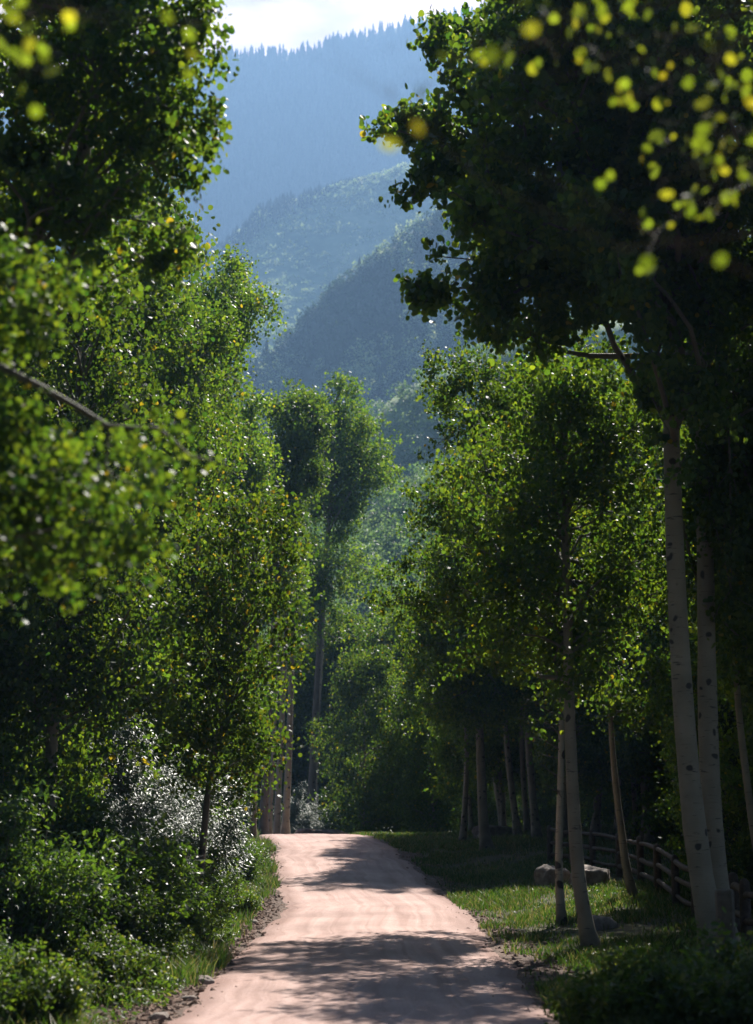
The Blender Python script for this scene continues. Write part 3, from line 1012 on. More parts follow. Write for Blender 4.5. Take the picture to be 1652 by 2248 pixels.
t = [G(440, 29.0)] + [P(a, b, 29.0) for a, b in [(450, 1800), (458, 1700), (475, 1640), (492, 1590), (512, 1520), (528, 1430), (540, 1330), (560, 1230)]]
T = region([(360, 1150), (470, 1060), (560, 1110), (600, 1240), (600, 1420), (610, 1560), (560, 1700), (400, 1640), (330, 1400)], 40, 29, 1.7, 10)
T += [P(a, b, 28.6) for a, b in [(640, 1210), (630, 1150), (590, 1090), (655, 1480), (625, 1330), (640, 1390), (540, 1740), (600, 1640), (420, 1700), (380, 1560)]]
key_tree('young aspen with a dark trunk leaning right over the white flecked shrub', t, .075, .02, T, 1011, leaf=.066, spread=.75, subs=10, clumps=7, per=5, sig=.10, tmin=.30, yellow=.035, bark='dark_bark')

t = [G(425, 37.0)] + [P(a, b, 37.0) for a, b in [(428, 1500), (430, 1200), (434, 1000), (432, 850), (440, 700)]]
T = region([(230, 760), (380, 640), (480, 680), (520, 830), (520, 1020), (470, 1150), (250, 1150)], 60, 37, 2.2, 11)
key_tree('upright aspen with a pale trunk glimpsed through bright leaves, left of the road', t, .13, .03, T, 1012, leaf=.075, spread=.85, subs=9, clumps=7, per=6, sig=.13, tmin=.45, yellow=.012)

t = [G(470, 50.0)] + [P(a, b, 50.0) for a, b in [(475, 1500), (480, 1200), (478, 900), (485, 700), (490, 620)]]
T = region([(420, 640), (480, 590), (540, 610), (580, 690), (560, 740), (500, 800), (480, 960), (400, 1000), (390, 760)], 50, 50, 2.0, 12)
T += [P(a, b, 50) for a, b in [(595, 690), (570, 660), (505, 580), (545, 590), (430, 590)]]
key_tree('bright pale green aspen whose rounded top shows between two darker crowns', t, .15, .03, T, 1013, leaf=.085, spread=.95, subs=9, clumps=7, per=6, sig=.15, tmin=.5, yellow=.01)

t = [G(560, 62.0)] + [P(a, b, 62.0) for a, b in [(562, 1500), (560, 1200), (556, 1000), (550, 880)]]
T = region([(500, 880), (545, 850), (590, 880), (600, 1000), (590, 1120), (560, 1300), (470, 1300), (450, 1000)], 46, 62, 2.0, 13)
key_tree('yellow green aspen standing before the tall pair at the bend', t, .15, .03, T, 1014, leaf=.095, spread=1.05, subs=9, clumps=7, per=6, sig=.16, tmin=.42, yellow=.01)

t = [G(630, 72.0)] + [P(a, b, 72.0) for a, b in [(634, 1650), (640, 1450), (645, 1300), (648, 1180), (640, 1080), (645, 980), (655, 900)]]
T = region([(605, 880), (645, 850), (700, 880), (725, 960), (700, 1060), (640, 1095), (590, 1080), (580, 950)], 44, 72, 2.2, 14)
T += [P(a, b, 72.5) for a, b in [(612, 1160), (600, 900), (720, 910), (590, 980)]]
key_tree('tall bare stemmed aspen at the left edge of the bend, dark rounded top', t, .17, .05, T, 1015, leaf=.11, spread=1.0, subs=9, clumps=6, per=7, sig=.18, wander=.18, tmin=.55, yellow=.002)

t = [G(688, 92.0)] + [P(a, b, 92.0) for a, b in [(694, 1600), (702, 1450), (709, 1320), (716, 1200), (722, 1130), (732, 1075), (722, 1020), (708, 960), (722, 900), (745, 860)]]
T = region([(715, 890), (760, 865), (815, 895), (860, 950), (862, 1030), (800, 1100), (730, 1120), (670, 1060), (680, 950)], 50, 92, 2.8, 15)
T += [P(a, b, 92) for a, b in [(785, 1225), (815, 1240), (835, 1255), (750, 850), (878, 960), (872, 1035), (770, 850), (690, 880), (650, 905), (690, 1185), (745, 1175), (698, 1265), (760, 1160), (660, 1090), (700, 1130)]]
key_tree('tall forked aspen with a bare pale trunk and wide dome at the road bend', t, .25, .08, T, 1016, leaf=.125, spread=1.25, subs=10, clumps=6, per=8, sig=.2, tmin=.5, yellow=.002, wander=.2)

for px, D, lab, r, top in [(583, 70, 'bare dark trunk beside the left edge of the bend, leftmost of the cluster', .20, 1450), (597, 73, 'thin pale trunk between the two darker trunks at the bend', .10, 1450), (612, 75, 'pale bare aspen trunk just left of the tall dark topped one', .17, 1400), (686, 84, 'short thick shaded trunk behind the reddish mound at the bend', .27, 1500)]:
    t = [G(px, D)] + [P(px + (1700 - b) * .05, b, D) for b in (1750, 1650, 1500, top, top - 200)]
    T = region([(px - 50, top - 320), (px + 60, top - 340), (px + 70, top - 120), (px - 60, top - 100)], 22, D + 1, 2.0, int(px))
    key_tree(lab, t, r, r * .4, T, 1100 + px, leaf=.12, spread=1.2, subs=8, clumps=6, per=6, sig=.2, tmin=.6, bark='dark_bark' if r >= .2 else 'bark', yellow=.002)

# near boughs that hang into the picture from trees just outside it
t = [np.array([4.1, 6.4, .1]), np.array([4.0, 6.4, 3.0]), np.array([3.9, 6.5, 6.0]), np.array([3.8, 6.5, 8.0])]
tw = [(1150, 60), (1230, 110), (1300, 90), (1190, 200), (1240, 215), (1170, 240), (1320, 60), (1400, 150), (1420, 30), (1500, 90), (1520, 160), (1350, 250), (1390, 215), (1480, 290), (1440, 300), (1530, 330), (1520, 370), (1420, 340), (1450, 400), (1380, 410), (1470, 470), (1520, 490), (1580, 430), (1590, 380), (1420, 560), (1600, 60), (1560, 30), (1040, 70), (1100, 270), (1130, 310), (960, 210), (1090, 150), (1610, 130), (1345, 430), (1550, 450)]
rngt = np.random.default_rng(5)
T = [P(a, b, 6.3 + rngt.uniform(-.5, .8)) for a, b in tw]
key_tree('nearest aspen on the right, sunlit yellowing leaves hanging blurred at the top', t, .10, .05, T, 1017, leaf=.046, spread=.2, subs=3, clumps=2, per=2, sig=.05, tmin=.5, leafmat='yellow_leaf', rb=.006, rise=.2, yellow=.012, arch=.14)
t = [np.array([-2.7, 5.0, .1]), np.array([-2.65, 5.0, 2.5]), np.array([-2.5, 5.0, 5.0]), np.array([-2.3, 5.0, 6.5])]
T = [P(a, b, 5.0 + rngt.uniform(-.6, .5)) for a, b in [(45, 70), (120, 70), (70, 170), (100, 160), (130, 120), (30, 180), (180, 20), (60, 20), (400, 50), (330, 30), (250, 60)]]
key_tree('nearest aspen on the upper left, a few yellow leaves hanging blurred', t, .07, .04, T, 1018, leaf=.045, spread=.13, subs=2, clumps=2, per=2, sig=.045, tmin=.5, leafmat='yellow_leaf', rb=.005, rise=.2, yellow=.04, arch=.14)
T = [P(a, b, 3.6 + rngt.uniform(-.3, .3)) for a, b in [(560, 45), (640, 60), (690, 65), (535, 30), (870, 180), (910, 190), (840, 115), (930, 150), (650, 100), (980, 190)]]
t = [np.array([2.9, 3.6, .1]), np.array([2.85, 3.6, 2.5]), np.array([2.7, 3.6, 4.6]), np.array([2.4, 3.6, 6.0])]
key_tree('closest tree overhead, only faint blurred leaves and twigs against the sky', t, .06, .03, T, 1019, leaf=.036, spread=.10, subs=2, clumps=1, per=1, sig=.03, tmin=.5, leafmat='yellow_leaf', rb=.004, rise=.2, yellow=.05, arch=.1)

# ------------------------------------------------------------------ trees of the woods, one after another
rw = np.random.default_rng(300)
LEFTWOOD = [(-7.5, 33, 1), (-6.6, 42, 0), (-8.6, 47, 1), (-7.6, 55, 4), (-10.5, 38, 0), (-12, 52, 1), (-9.2, 64, 0), (-11.5, 72, 1), (-14, 62, 4), (-9.5, 24, 0), (-11.5, 29, 1), (-15, 44, 0)]
for i, (x, y, k) in enumerate(LEFTWOOD):
    put_aspen(k, x, y, 'aspen within the leafy wall of the wood left of the road', 'aspens in the wood left of the road', rw.uniform(0, 6.3), rw.uniform(.85, 1.05))
# low leafy young aspens that close the wood near the ground
for i, (x, y, s) in enumerate([(-5.6, 37, .95), (-5.9, 45, 1.0), (-6.8, 52, 1.05), (-7.6, 60, 1.1), (-8.4, 30, 1.0), (-6.9, 25, .8), (-10, 45, 1.1), (-10.5, 57, 1.1), (-5.9, 36.5, .95), (-5.1, 44, 1.0), (-7.2, 50, 1.1), (-6.6, 32, 1.2), (-8.2, 40, 1.35), (-8.0, 57, 1.15)]):
    put_aspen(3, x, y, 'young bushy aspen leafed to the ground along the left edge of the road', 'young aspens along the left edge of the road', rw.uniform(0, 6.3), s)
# the shaded lawn's trees on the right
RIGHTWOOD = [(1010, 62, 0, 'narrow aspen trunk at the left end of the shaded lawn'),
             (1100, 68, 1, 'slim shaded aspen just right of the thick straight lawn trunk'),
             (1132, 60, 4, 'left one of two close shaded aspen trunks at the back of the lawn'),
             (1152, 62, 0, 'right one of two close shaded aspen trunks at the back of the lawn'),
             (1172, 58, 1, 'shaded aspen trunk left of the far rails of the log fence'),
             (1292, 58, 4, 'dim aspen trunk seen right behind the smooth slim one, beyond the rails'),
             (1345, 62, 0, 'aspen trunk behind the log fence, above its middle posts'),
             (1415, 55, 1, 'dim aspen trunk behind the bend of the log fence'),
             (1440, 60, 4, 'thin dim aspen trunk behind the falling rails of the fence')]
for px, y, k, lab in RIGHTWOOD:
    put_aspen(k, (px - 826) / FPX * y, y, lab, None, rw.uniform(0, 6.3), rw.uniform(.8, .95))
for x, y, k in [(15, 50, 1), (17.5, 62, 0), (13.5, 72, 1), (20, 74, 4), (10, 82, 1), (15.5, 86, 0), (6.5, 88, 4), (22, 58, 1), (14.5, 40, 0), (17, 34, 1), (12, 33, 4), (21, 44, 0), (6.0, 76, 0), (16.5, 54, 0), (19, 50, 4), (9.2, 41.5, 1), (11.0, 36.5, 0), (14.5, 61, 1), (17.8, 45, 0), (22, 52, 1), (24, 64, 0), (19.5, 39, 1), (11.8, 66, 4), (16, 68, 0), (24, 37, 0), (20.5, 31, 1)]:  # some are added, many out of view, to throw shade over wood and verge
    put_aspen(k, x, y, 'aspen of the dark wood behind the log fence', 'aspens in the dark wood behind the log fence', rw.uniform(0, 6.3), rw.uniform(.85, 1.0))
for x, y, s in [(12.5, 62, 1.0), (10.2, 66, .95), (15, 66, 1.0), (8.2, 72, .9), (17.5, 50, .9), (14.2, 54, .9), (11.8, 48, .8), (19, 66, 1), (12.2, 78, 1.1), (5.5, 82, .9), (9, 90, 1.1)]:
    put_aspen(3, x, y, 'young bushy aspen in the dim undergrowth behind the log fence', 'young aspens behind the log fence', rw.uniform(0, 6.3), s)
for x, y, s in [(11.2, 44, 1.35), (10.2, 37, 1.2), (13.2, 40, 1.4), (9.0, 32.5, 1.0), (13, 49, 1.4), (15, 45, 1.4), (10.8, 54, 1.2), (13.5, 57, 1.3), (8.2, 37.2, .75)]:
    put_aspen(3, x, y, 'leafy young aspen in the shade between the log fence and the right edge', 'young aspens right of the log fence', rw.uniform(0, 6.3), s)
# unseen wood beside and behind the camera, added to cut sky light and sun
for x, y, k in [(-6.5, 9, 0), (-8.5, 3, 1), (-6.8, -4, 4), (-10, -8, 0), (-7, -13, 1), (-12, 8, 1), (-5.8, -20, 0), (8.5, 3.5, 1), (13, 14, 0), (8.3, 21.5, 1), (9.8, 24, 4), (7.6, 18.5, 0), (7.0, 1, 4), (10, 5, 1), (7.6, -6, 0), (8.8, -13, 1), (6.4, -20, 4),
                (-3, -27, 1), (0.5, -30, 0), (3.5, -27, 1), (-9, -27, 0), (10, -26, 0), (-13, -18, 1), (13, -4, 0), (13, 11, 4), (12.5, 20, 1), (14, 26, 0), (-14, 16, 0), (-12, 21, 1), (-17, 30, 4), (-18, 5, 1), (17, 4, 1)]:
    put_aspen(k, x, y, 'unseen aspen added around the near end of the road for shade', 'added aspens around the near end of the road', rw.uniform(0, 6.3), rw.uniform(.9, 1.05))
for x, y in [(-5.2, 5), (-5.5, -5), (6.5, -1), (5.6, -7), (-5, -16), (6, -15), (0, -24), (-3.5, -22), (4, -22), (-8, 13)]:
    put_aspen(3, x, y, 'unseen young aspen added around the near end of the road for shade', 'added young aspens around the near end of the road', rw.uniform(0, 6.3), .9)
def spruce_proto(seed, H, r, mat):
    rng = np.random.default_rng(seed)
    tm, C, rr = trunk_mesh(np.array([[0, 0, -.15], [0, 0, H * .5], [.05, .05, H * .98]]), .16, .02, rng, M['dark_bark'], np.zeros(3), k=9, n=16)
    nb = 150
    h = H * (.04 + .95 * (np.arange(nb) / nb) ** 1.15)
    a = np.arange(nb) * 2.4 + rng.normal(size=nb) * .3
    ln = r * (1 - h / H) ** .85 * rng.uniform(.75, 1.1, nb) + .12
    P0 = np.stack([0 * h, 0 * h, h], 1)
    P1 = np.stack([ln * np.cos(a), ln * np.sin(a), h - ln * .28], 1)
    tubs, lp = boughs(P0, P1, np.full(nb, .018), rng, 12, .42, 5, 4, .05, .06, t0=.12, droop=.35)
    mb = MB()
    for V, q in tubs:
        mb.add(V, q)
    return tm, mb.mesh('limbs', M['dark_bark']), leaf_mesh('crown', lp, rng, mat, .15, 'willow', bias=(0, 0, 1), wbias=1.0, tipbias=(0, 0, -.5))


AP.append(aspen_proto(106, 14, .11, .16, 2.6, 60, leaf=.10, subs=11, clumps=7, per=9, sig=.15, spread=1.05))
for x, y, s in [(6.6, 57, .95), (9.3, 56, 1.0), (11.8, 55, 1.05), (14.3, 57, 1.05), (5.0, 63, .95), (7.6, 64, 1.0), (10.2, 63, 1.0), (13, 65, 1.1), (16.3, 63, 1.1), (4.2, 71, .95), (7.2, 73, 1.05), (9.9, 71, 1.05), (12.2, 70, 1.1), (18.5, 70, 1.1), (11.0, 48.5, .9), (13.6, 46, 1.0), (16.8, 49, 1.1), (9.6, 41.5, .8), (12.4, 39, .95), (10.2, 29, .8), (12.8, 28, 1.0)]:
    put_aspen(5, x, y, 'leafy aspen in the dark curtain of trees behind the lawn', 'aspens in the dark curtain behind the lawn', rw.uniform(0, 6.3), s)
AP.append(spruce_proto(151, 14, 2.3, M['conifer']))
for x, y, s, lab in [(9.3, 35, 1.0, 'dark spruce behind the twin trunks at the right edge'), (12.2, 34, 1.05, None), (15.5, 47, 1.1, None), (18, 56, 1.2, None), (11.6, 60, 1.0, None), (14.8, 72, 1.1, None), (9.6, 76, 1.1, None), (20, 66, 1.2, None), (16.5, 36, 1.1, None)]:  # all but the first are added for solid shade, mostly hidden
    put_aspen(6, x, y, lab or 'dark spruce added deep in the wood on the right for shade', None if lab else 'added spruces deep in the wood on the right', rw.uniform(0, 6.3), s, name='spruce_tree')
for x, y in [(-4.5, -9), (-6.5, -11), (-2.2, -17), (1.5, -18), (5.2, -12), (7.5, -9.5), (-7.8, -2), (7.8, -2), (3.8, -22), (-9, -17), (9.5, -18), (0, -35)]:  # unseen ring behind the camera, added to darken the near sides of trunks
    put_aspen(5, x, y, 'unseen leafy aspen added around the near end of the road for shade', 'added leafy aspens around the near end of the road', rw.uniform(0, 6.3), 1.1)
for x, y, k in [(5.2, 94, 1), (7.8, 99, 0), (10, 94, 1), (4.4, 103, 4), (12.5, 88, 0)]:  # hidden from view, added to shade the bushy trees beyond the crest
    put_aspen(k, x, y, 'tall hidden aspen added past the end of the lawn for shade', 'added tall aspens in the far wood past the lawn', rw.uniform(0, 6.3), 1.05)
# the hollow beyond the crest of the road
for x, y, s in [(-2.4, 97, 1.15), (.8, 99, 1.15), (3.4, 95, 1.1), (-4.8, 104, 1.2), (1.8, 107, 1.3), (-.8, 104, 1.2)]:  # added behind the bushy trees to keep the sun off them
    put_aspen(5, x, y, 'leafy aspen added straight beyond the crest of the road for shade', 'added leafy aspens beyond the crest of the road', rw.uniform(0, 6.3), s)
CENTRE = [(-0.7, 81, 1.15, 'bushy green tree straight behind the crest of the road, below the tall forked aspen'),
          (0.8, 90, 1.25, 'lower bushy tree beyond the crest, right of the forked aspen'),
          (3.2, 86, 1.15, 'bushy shaded tree where the lawn meets the far wood'),
          (-4.6, 98, 1.6, 'bushy tree behind the cluster of bare trunks at the bend'),
          (-0.6, 108, 1.75, 'paler bushy tree farthest behind the crest of the road'),
          (2.2, 102, 1.5, 'dim bushy tree behind the right side of the crest'),
          (-8.0, 100, 1.6, 'bushy tree deep behind the left edge of the bend'),
          (5.2, 98, 1.4, 'dark bushy tree deep behind the shaded lawn'),
          (-11, 88, 1.5, 'bushy tree behind the leftmost bare trunk of the bend'),
          (7.6, 104, 1.6, 'dark bushy tree in the farthest part of the lawn wood')]
for x, y, s, lab in CENTRE:
    put_aspen(3, x, y, lab, None, rw.uniform(0, 6.3), s)

# ------------------------------------------------------------------ shrubs along the left edge
def el(D, off):
    return float(road_x(D)) - 2.3 - off - .22


SH = [('silver', 31, 1.9, 1.35, 'shrub with narrow glossy leaves glinting white, the tallest white patch left of the road'),
      ('silver', 33.5, 1.8, 1.0, 'shrub with glossy leaves glinting white, on the road side of the tallest white patch'),
      ('silver', 19.5, 3.0, .6, 'low white flecked shrub in the lower left, softly out of focus'),
      ('silver', 16.2, 2.3, .5, 'small blurred white flecked shrub near the bottom left corner'),
      ('silver', 27.5, 1.9, .85, 'low shrub with scattered white glints below the brightest white patch'),
      ('tall', 32, 2.7, .95, 'round leaved shrub rising behind the tallest white patch'),
      ('tall', 28, 3.6, 1.05, 'tall round leaved shrub left of the white flecked ones'),
      ('tall', 36.5, 2.3, 1.1, 'tall round leaved shrub behind the white flecks, leaning toward the road'),
      ('tall', 42, 2.6, 1.2, 'tall round leaved shrub filling the wall of leaves by the lit road'),
      ('tall', 24, 3.9, .95, 'round leaved shrub on the bank at the far left, over the weeds'),
      ('tall', 48, 3.8, 1.25, 'tall round leaved shrub before the upper road shadow'),
      ('tall', 29.5, 4.6, 1.35, 'tall bright shrub reaching into the crowns between the grey trunk and the white flecks'),
      ('tall', 26, 5.0, 1.3, 'tall shrub hiding the foot of the leaning grey trunk'),
      ('leafy', 24.5, 1.9, 1.2, 'broad leafy shrub on the bank, left of and below the white flecks'),
      ('leafy', 22, 2.4, 1.15, 'broad leafy shrub at the left edge, above the blurred weeds'),
      ('leafy', 26, 1.2, .75, 'bright leafy shrub directly under the white flecked shrubs'),
      ('aspen', 24.5, 2.4, .8, 'round leaved low shrub under the white flecked ones'),
      ('aspen', 36, 1.6, .85, 'round leaved shrub leaning over the road edge, before the bend'),
      ('aspen', 41, 1.7, .85, 'round leaved shrub beside the sunlit strip of road'),
      ('aspen', 47, 2.5, .85, 'green shrub at the road edge, opposite the upper shadow'),
      ('aspen', 54, 3.3, .85, 'green shrub at the road edge just before the crest'),
      ('aspen', 61, 4.2, .85, 'tall green shrub at the crest, left road edge'),
      ('tall', 33, 3.6, 1.2, 'tall green shrub behind the white flecked shrubs'),
      ('tall', 39, 3.8, 1.2, 'tall shrub under the pale trunked aspen'),
      ('tall', 23, 5.0, 1.0, 'tall shaded shrub at the foot of the leaning grey trunk'),
      ('leafy', 23.5, 1.6, .8, 'leafy bright green shrub on the bank halfway down the road edge'),
      ('leafy', 26.5, .9, .75, 'leafy shrub hugging the stony road edge'),
      ('leafy', 31, .8, .8, 'leafy shrub in front of the far white flecked one'),
      ('leafy', 19.5, 3.5, .85, 'broad leafy shrub in the lower left, behind the blurred weeds'),
      ('leafy', 18, 2.0, .6, 'small leafy shrub above the stones at the lower left'),
      ('leafy', 16.5, 3.2, .8, 'blurred leafy shrub at the lower left edge'),
      ('aspen', 20.5, 4.6, .9, 'round leaved shrub at the left edge below the grey trunk'),
      ('low', 21, .9, .7, 'low weedy plant on the bank, next to the larger stone'),
      ('low', 17, 1.2, .75, 'low weedy plant with yellowish leaves near the bottom of the left edge'),
      ('low', 15, 1.9, .85, 'blurred low weed in the bottom left corner'),
      ('low', 13.5, 2.0, .9, 'most blurred weed, lowest in the bottom left corner'),
      ('low', 24, .6, .55, 'small weed reaching onto the stony edge of the road'),
      ('low', 28, .5, .5, 'tuft of weed at the edge of the road below the leafy shrub'),
      ('low', 35, .5, .6, 'small yellow green weed at the far road edge'),
      ('leafy', 44, .9, .8, 'leafy shrub beside the upper shadow on the road')]
for k, D, off, s, lab in SH:
    put_shrub(k, el(D, off), D, lab, rw.uniform(0, 6.3) if k != 'silver' else rw.uniform(-.35, .35), s)
put_shrub('silver', (668 - 826) / FPX * 82, 82, 'pale shrub glinting white behind the trunks at the bend', .2, 1.3)
put_shrub('silver', (705 - 826) / FPX * 86, 86, 'smaller pale shrub right of the short thick trunk at the bend', -.2, 1.05)
for px, D, k, s, lab in [(1360, 16.6, 'low', .8, 'blurred weed clump at the bottom, nearest the road on the right'),
                         (1450, 16.0, 'leafy', .42, 'dark blurred weed clump in front of the grey post'),
                         (1640, 15.5, 'leafy', .52, 'blurred weed clump in the bottom right corner'),
                         (1530, 16.3, 'low', .95, 'blurred yellowish weed clump at the bottom right'),
                         (1650, 18.5, 'leafy', .45, 'dark shrub behind the grey post at the right edge'),
                         (1400, 20.5, 'low', .4, 'weed clump at the foot of the smooth slim aspen')]:
    put_shrub(k, (px - 826) / FPX * D, D, lab, rw.uniform(0, 6.3), s)
for x, y, s, lab in [(9.4, 38, 1.2, 'dark shaded shrub behind the twin trunks, right of the fence'), (8.6, 33, 1.0, 'dark shaded shrub low at the right edge'), (10.5, 42, 1.3, 'dark shaded shrub in the gap right of the fence bend')]:
    put_shrub('tall', x, y, lab, rw.uniform(0, 6.3), s)

# ------------------------------------------------------------------ the log fence
def log_tube(a, b, r, rng, k=10, n=7, bend=.015):
    a, b = np.asarray(a, float), np.asarray(b, float)
    t = np.linspace(0, 1, n)[:, None]
    p = a + (b - a) * t + rng.normal(size=(1, 3)) * np.sin(np.pi * t) * bend * [1, 1, 1.6]
    rr = r * (1 + rng.normal(size=n) * .04) * np.linspace(1.08, .94, n)
    p = np.concatenate([p[:1], p, p[-1:]])
    rr = np.concatenate([[.002], rr, [.002]])
    # ends are closed by a small chamfer
    p[0] = p[1] - (p[2] - p[1]) * .004
    p[-1] = p[-2] + (p[-2] - p[-3]) * .004
    return tubes(p[None], rr[None], k)


def post_tube(x, y, z0, h, r, rng, k=12):
    zz = np.array([-.25, 0, .3, .6, .85, .95, .985, 1.0]) * h
    zz[0] = -.25
    rr = r * np.array([1.06, 1.05, 1.0, .98, .97, .86, .5, .03]) * (1 + rng.normal(size=8) * .015)
    p = np.stack([x + rng.normal() * .01 + np.zeros(8), y + np.zeros(8), z0 + zz], 1)
    return tubes(p[None], rr[None], k)


rf = np.random.default_rng(400)


def log_fence(posts, label, h=1.15, r=.095, rails=(.26, .62, .98), rr=.058, skip=()):
    b = np.array([posts[0][0], posts[0][1], float(ground_z(*posts[0]))])
    root = empty('log_fence', b, label, 'fence')
    pz = []
    for x, y in posts:
        z = float(ground_z(x, y))
        pz.append((x, y, z))
        V, q = post_tube(x, y, z, h * rf.uniform(.96, 1.06), r * rf.uniform(.92, 1.08), rf)
        link('post', mesh_from('post', V - b, [q], M['log']), root)
    for i in range(len(pz) - 1):
        for hh in rails:
            a, c = np.array(pz[i]), np.array(pz[i + 1])
            d = unit(c - a)
            V, q = log_tube(a + [0, 0, hh * h / 1.15 + rf.normal() * .015] - d * .03, c + [0, 0, hh * h / 1.15 + rf.normal() * .015] + d * .03, rr * rf.uniform(.88, 1.1), rf)
            link('rail', mesh_from('rail', V - b, [q], M['log']), root)
    return root


posts = [((px - 826) / FPX * D, D) for px, D in [(1508, 32.5), (1467, 35.2), (1428, 38.0), (1392, 40.8), (1345, 43.2), (1290, 45.2), (1245, 46.6), (1200, 48.0)]]
log_fence(posts, 'dark log fence with three rails curving behind the slim trees')
posts = [((px - 826) / FPX * D, D) for px, D in [(1590, 30.0), (1612, 28.2), (1690, 26.6), (1760, 25)]]
log_fence(posts, 'short piece of round post and rail fence at the right edge behind the grey post', h=1.1, rails=(.45, .92), rr=.065)

# the grey post
px, D = 1569, 19.0
x, y = (px - 826) / FPX * D, D
z = float(ground_z(x, y))
zt = P(px, 1952, D)[2]
a8 = np.linspace(0, 2 * np.pi, 8, endpoint=False) + np.pi / 8
prof = [(-.2, .108), (.0, .106), (.5 * (zt - z), .101), (zt - z - .03, .099), (zt - z - .008, .094), (zt - z, .082), (zt - z, .001)]
V = np.array([[x + r * 1.05 * math.copysign(abs(math.cos(a)) ** .55, math.cos(a)), y + r * math.copysign(abs(math.sin(a)) ** .55, math.sin(a)), z + h_] for h_, r in prof for a in a8])
V[:, 2] += (V[:, 0] - x) * .06 * (V[:, 2] > z + .3)
q = np.array([[i * 8 + j, i * 8 + (j + 1) % 8, i * 8 + 8 + (j + 1) % 8, i * 8 + 8 + j] for i in range(len(prof) - 1) for j in range(8)])
b = np.array([x, y, z])
tag(link('gate_post', mesh_from('gate_post', V - b, [q], M['grey_post'], smooth=False), loc=[float(v) for v in b]), 'squared grey wooden post standing in front of the twin trunks', 'post')


# ------------------------------------------------------------------ rocks
def rock_mesh(size, seed, cuts=16, nu=40, nv=22):
    rng = np.random.default_rng(seed)
    u = np.linspace(0, 2 * np.pi, nu, endpoint=False)
    v = np.linspace(-np.pi / 2, np.pi / 2, nv)
    D = np.stack([np.cos(v)[:, None] * np.cos(u)[None], np.cos(v)[:, None] * np.sin(u)[None], np.repeat(np.sin(v)[:, None], nu, 1)], -1)
    n = unit(rng.normal(size=(cuts, 3)))
    n = np.concatenate([n, [[0.16, -.12, 1], [.1, -1, .1], [-.9, -.2, .1], [1, .1, .0]]])
    n = unit(n)
    d = np.concatenate([rng.uniform(.72, 1.0, cuts), [.74, .78, .85, .85]])
    dot = D @ n.T
    rad = np.min(np.where(dot > .05, d / np.maximum(dot, .05), 9), -1)
    rad = np.minimum(rad, 1.15)
    for k, a in ((3, .07), (7, .05), (15, .03), (29, .015)):
        ph = rng.uniform(0, 6.3, 3)
        rad = rad + a * np.sin(D[..., 0] * k + ph[0]) * np.sin(D[..., 1] * k + ph[1] + D[..., 2] * k * .7 + ph[2])
    V = (D * rad[..., None] * np.asarray(size)).reshape(-1, 3)
    i = (np.arange(nv - 1)[:, None] * nu)
    j = np.arange(nu)[None]
    q = np.stack([i + j, i + (j + 1) % nu, i + nu + (j + 1) % nu, i + nu + j], -1).reshape(-1, 4)
    return V, q


def rock(px, D, size, seed, label, rz=0.0, sink=.3, mat='rock', dx=0.0, name='rock'):
    x, y = (px - 826) / FPX * D + dx, D
    V, q = rock_mesh(size, seed)
    c, s = math.cos(rz), math.sin(rz)
    V = V @ np.array([[c, s, 0], [-s, c, 0], [0, 0, 1]])
    o = link(name, mesh_from(name, V, [q], M[mat]), loc=(x, y, float(ground_z(x, y)) + size[2] * (1 - 2 * sink) * .45))
    return tag(o, label, 'boulder' if name == 'boulder' else 'rock')


rock(1203, 42.0, (.52, .5, .50), 501, 'pale flat topped boulder in the grass left of the scarred thin aspen', .1, name='boulder')
rock(1285, 40.6, (.56, .5, .48), 502, 'dark flat boulder in the grass, right of the pale boulder and behind the smooth trunk', -.1, name='boulder')
rock(1298, 31.5, (.34, .3, .26), 503, 'small rounded rock behind the foot of the smooth slim aspen', .4)
rock(460, 22.2, (.16, .13, .13), 504, 'brown stone on the left road bank, the largest of the roadside stones', .2)
rock(366, 18.6, (.17, .12, .10), 505, 'low pale stone at the lower left road edge', .6)
rock(520, 29.0, (.15, .13, .10), 506, 'small stone at the left road edge below the leafy shrub', 1.1)
rock(556, 33.5, (.2, .13, .10), 507, 'dark stone on the left road edge, farther along', .3)
rock(430, 20.4, (.13, .10, .08), 508, 'small flat stone between the brown stone and the pale one', .9)
rock(715, 77.0, (1.6, 1.0, .8), 509, 'reddish earth mound beyond the crest of the road', .1, mat='shoulder', name='earth_mound')
rock(1075, 62, (.9, .7, .45), 510, 'dark low boulder at the foot of the thick lawn trunk', .3, name='boulder')

# ------------------------------------------------------------------ stuff: grass, weeds, gravel
def blades(name, x, y, h, w, rng, mat='grass'):
    n = len(x)
    z = ground_z(x, y) - .01
    a = rng.uniform(0, 6.3, n)
    lean = rng.normal(size=(n, 2)) * .33
    b = np.stack([x, y, z], 1)
    sx = np.stack([np.cos(a), np.sin(a), np.zeros(n)], 1) * w[:, None]
    mid = b + np.stack([lean[:, 0] * .35 * h, lean[:, 1] * .35 * h, h * .55], 1)
    tip = b + np.stack([lean[:, 0] * h * 1.1, lean[:, 1] * h * 1.1, h * .95], 1)
    V = np.stack([b - sx, b + sx, mid + sx * .8, mid - sx * .8, tip], 1).reshape(-1, 3)
    k = np.arange(n)[:, None] * 5
    q = k + np.array([[0, 1, 2, 3]])
    t3 = k + np.array([[3, 2, 4]])
    tone = rng.random(n)
    tag(link(name, mesh_from(name, V, [q, t3], M[mat], tone=np.concatenate([tone, tone]), smooth=False)), kind='stuff')


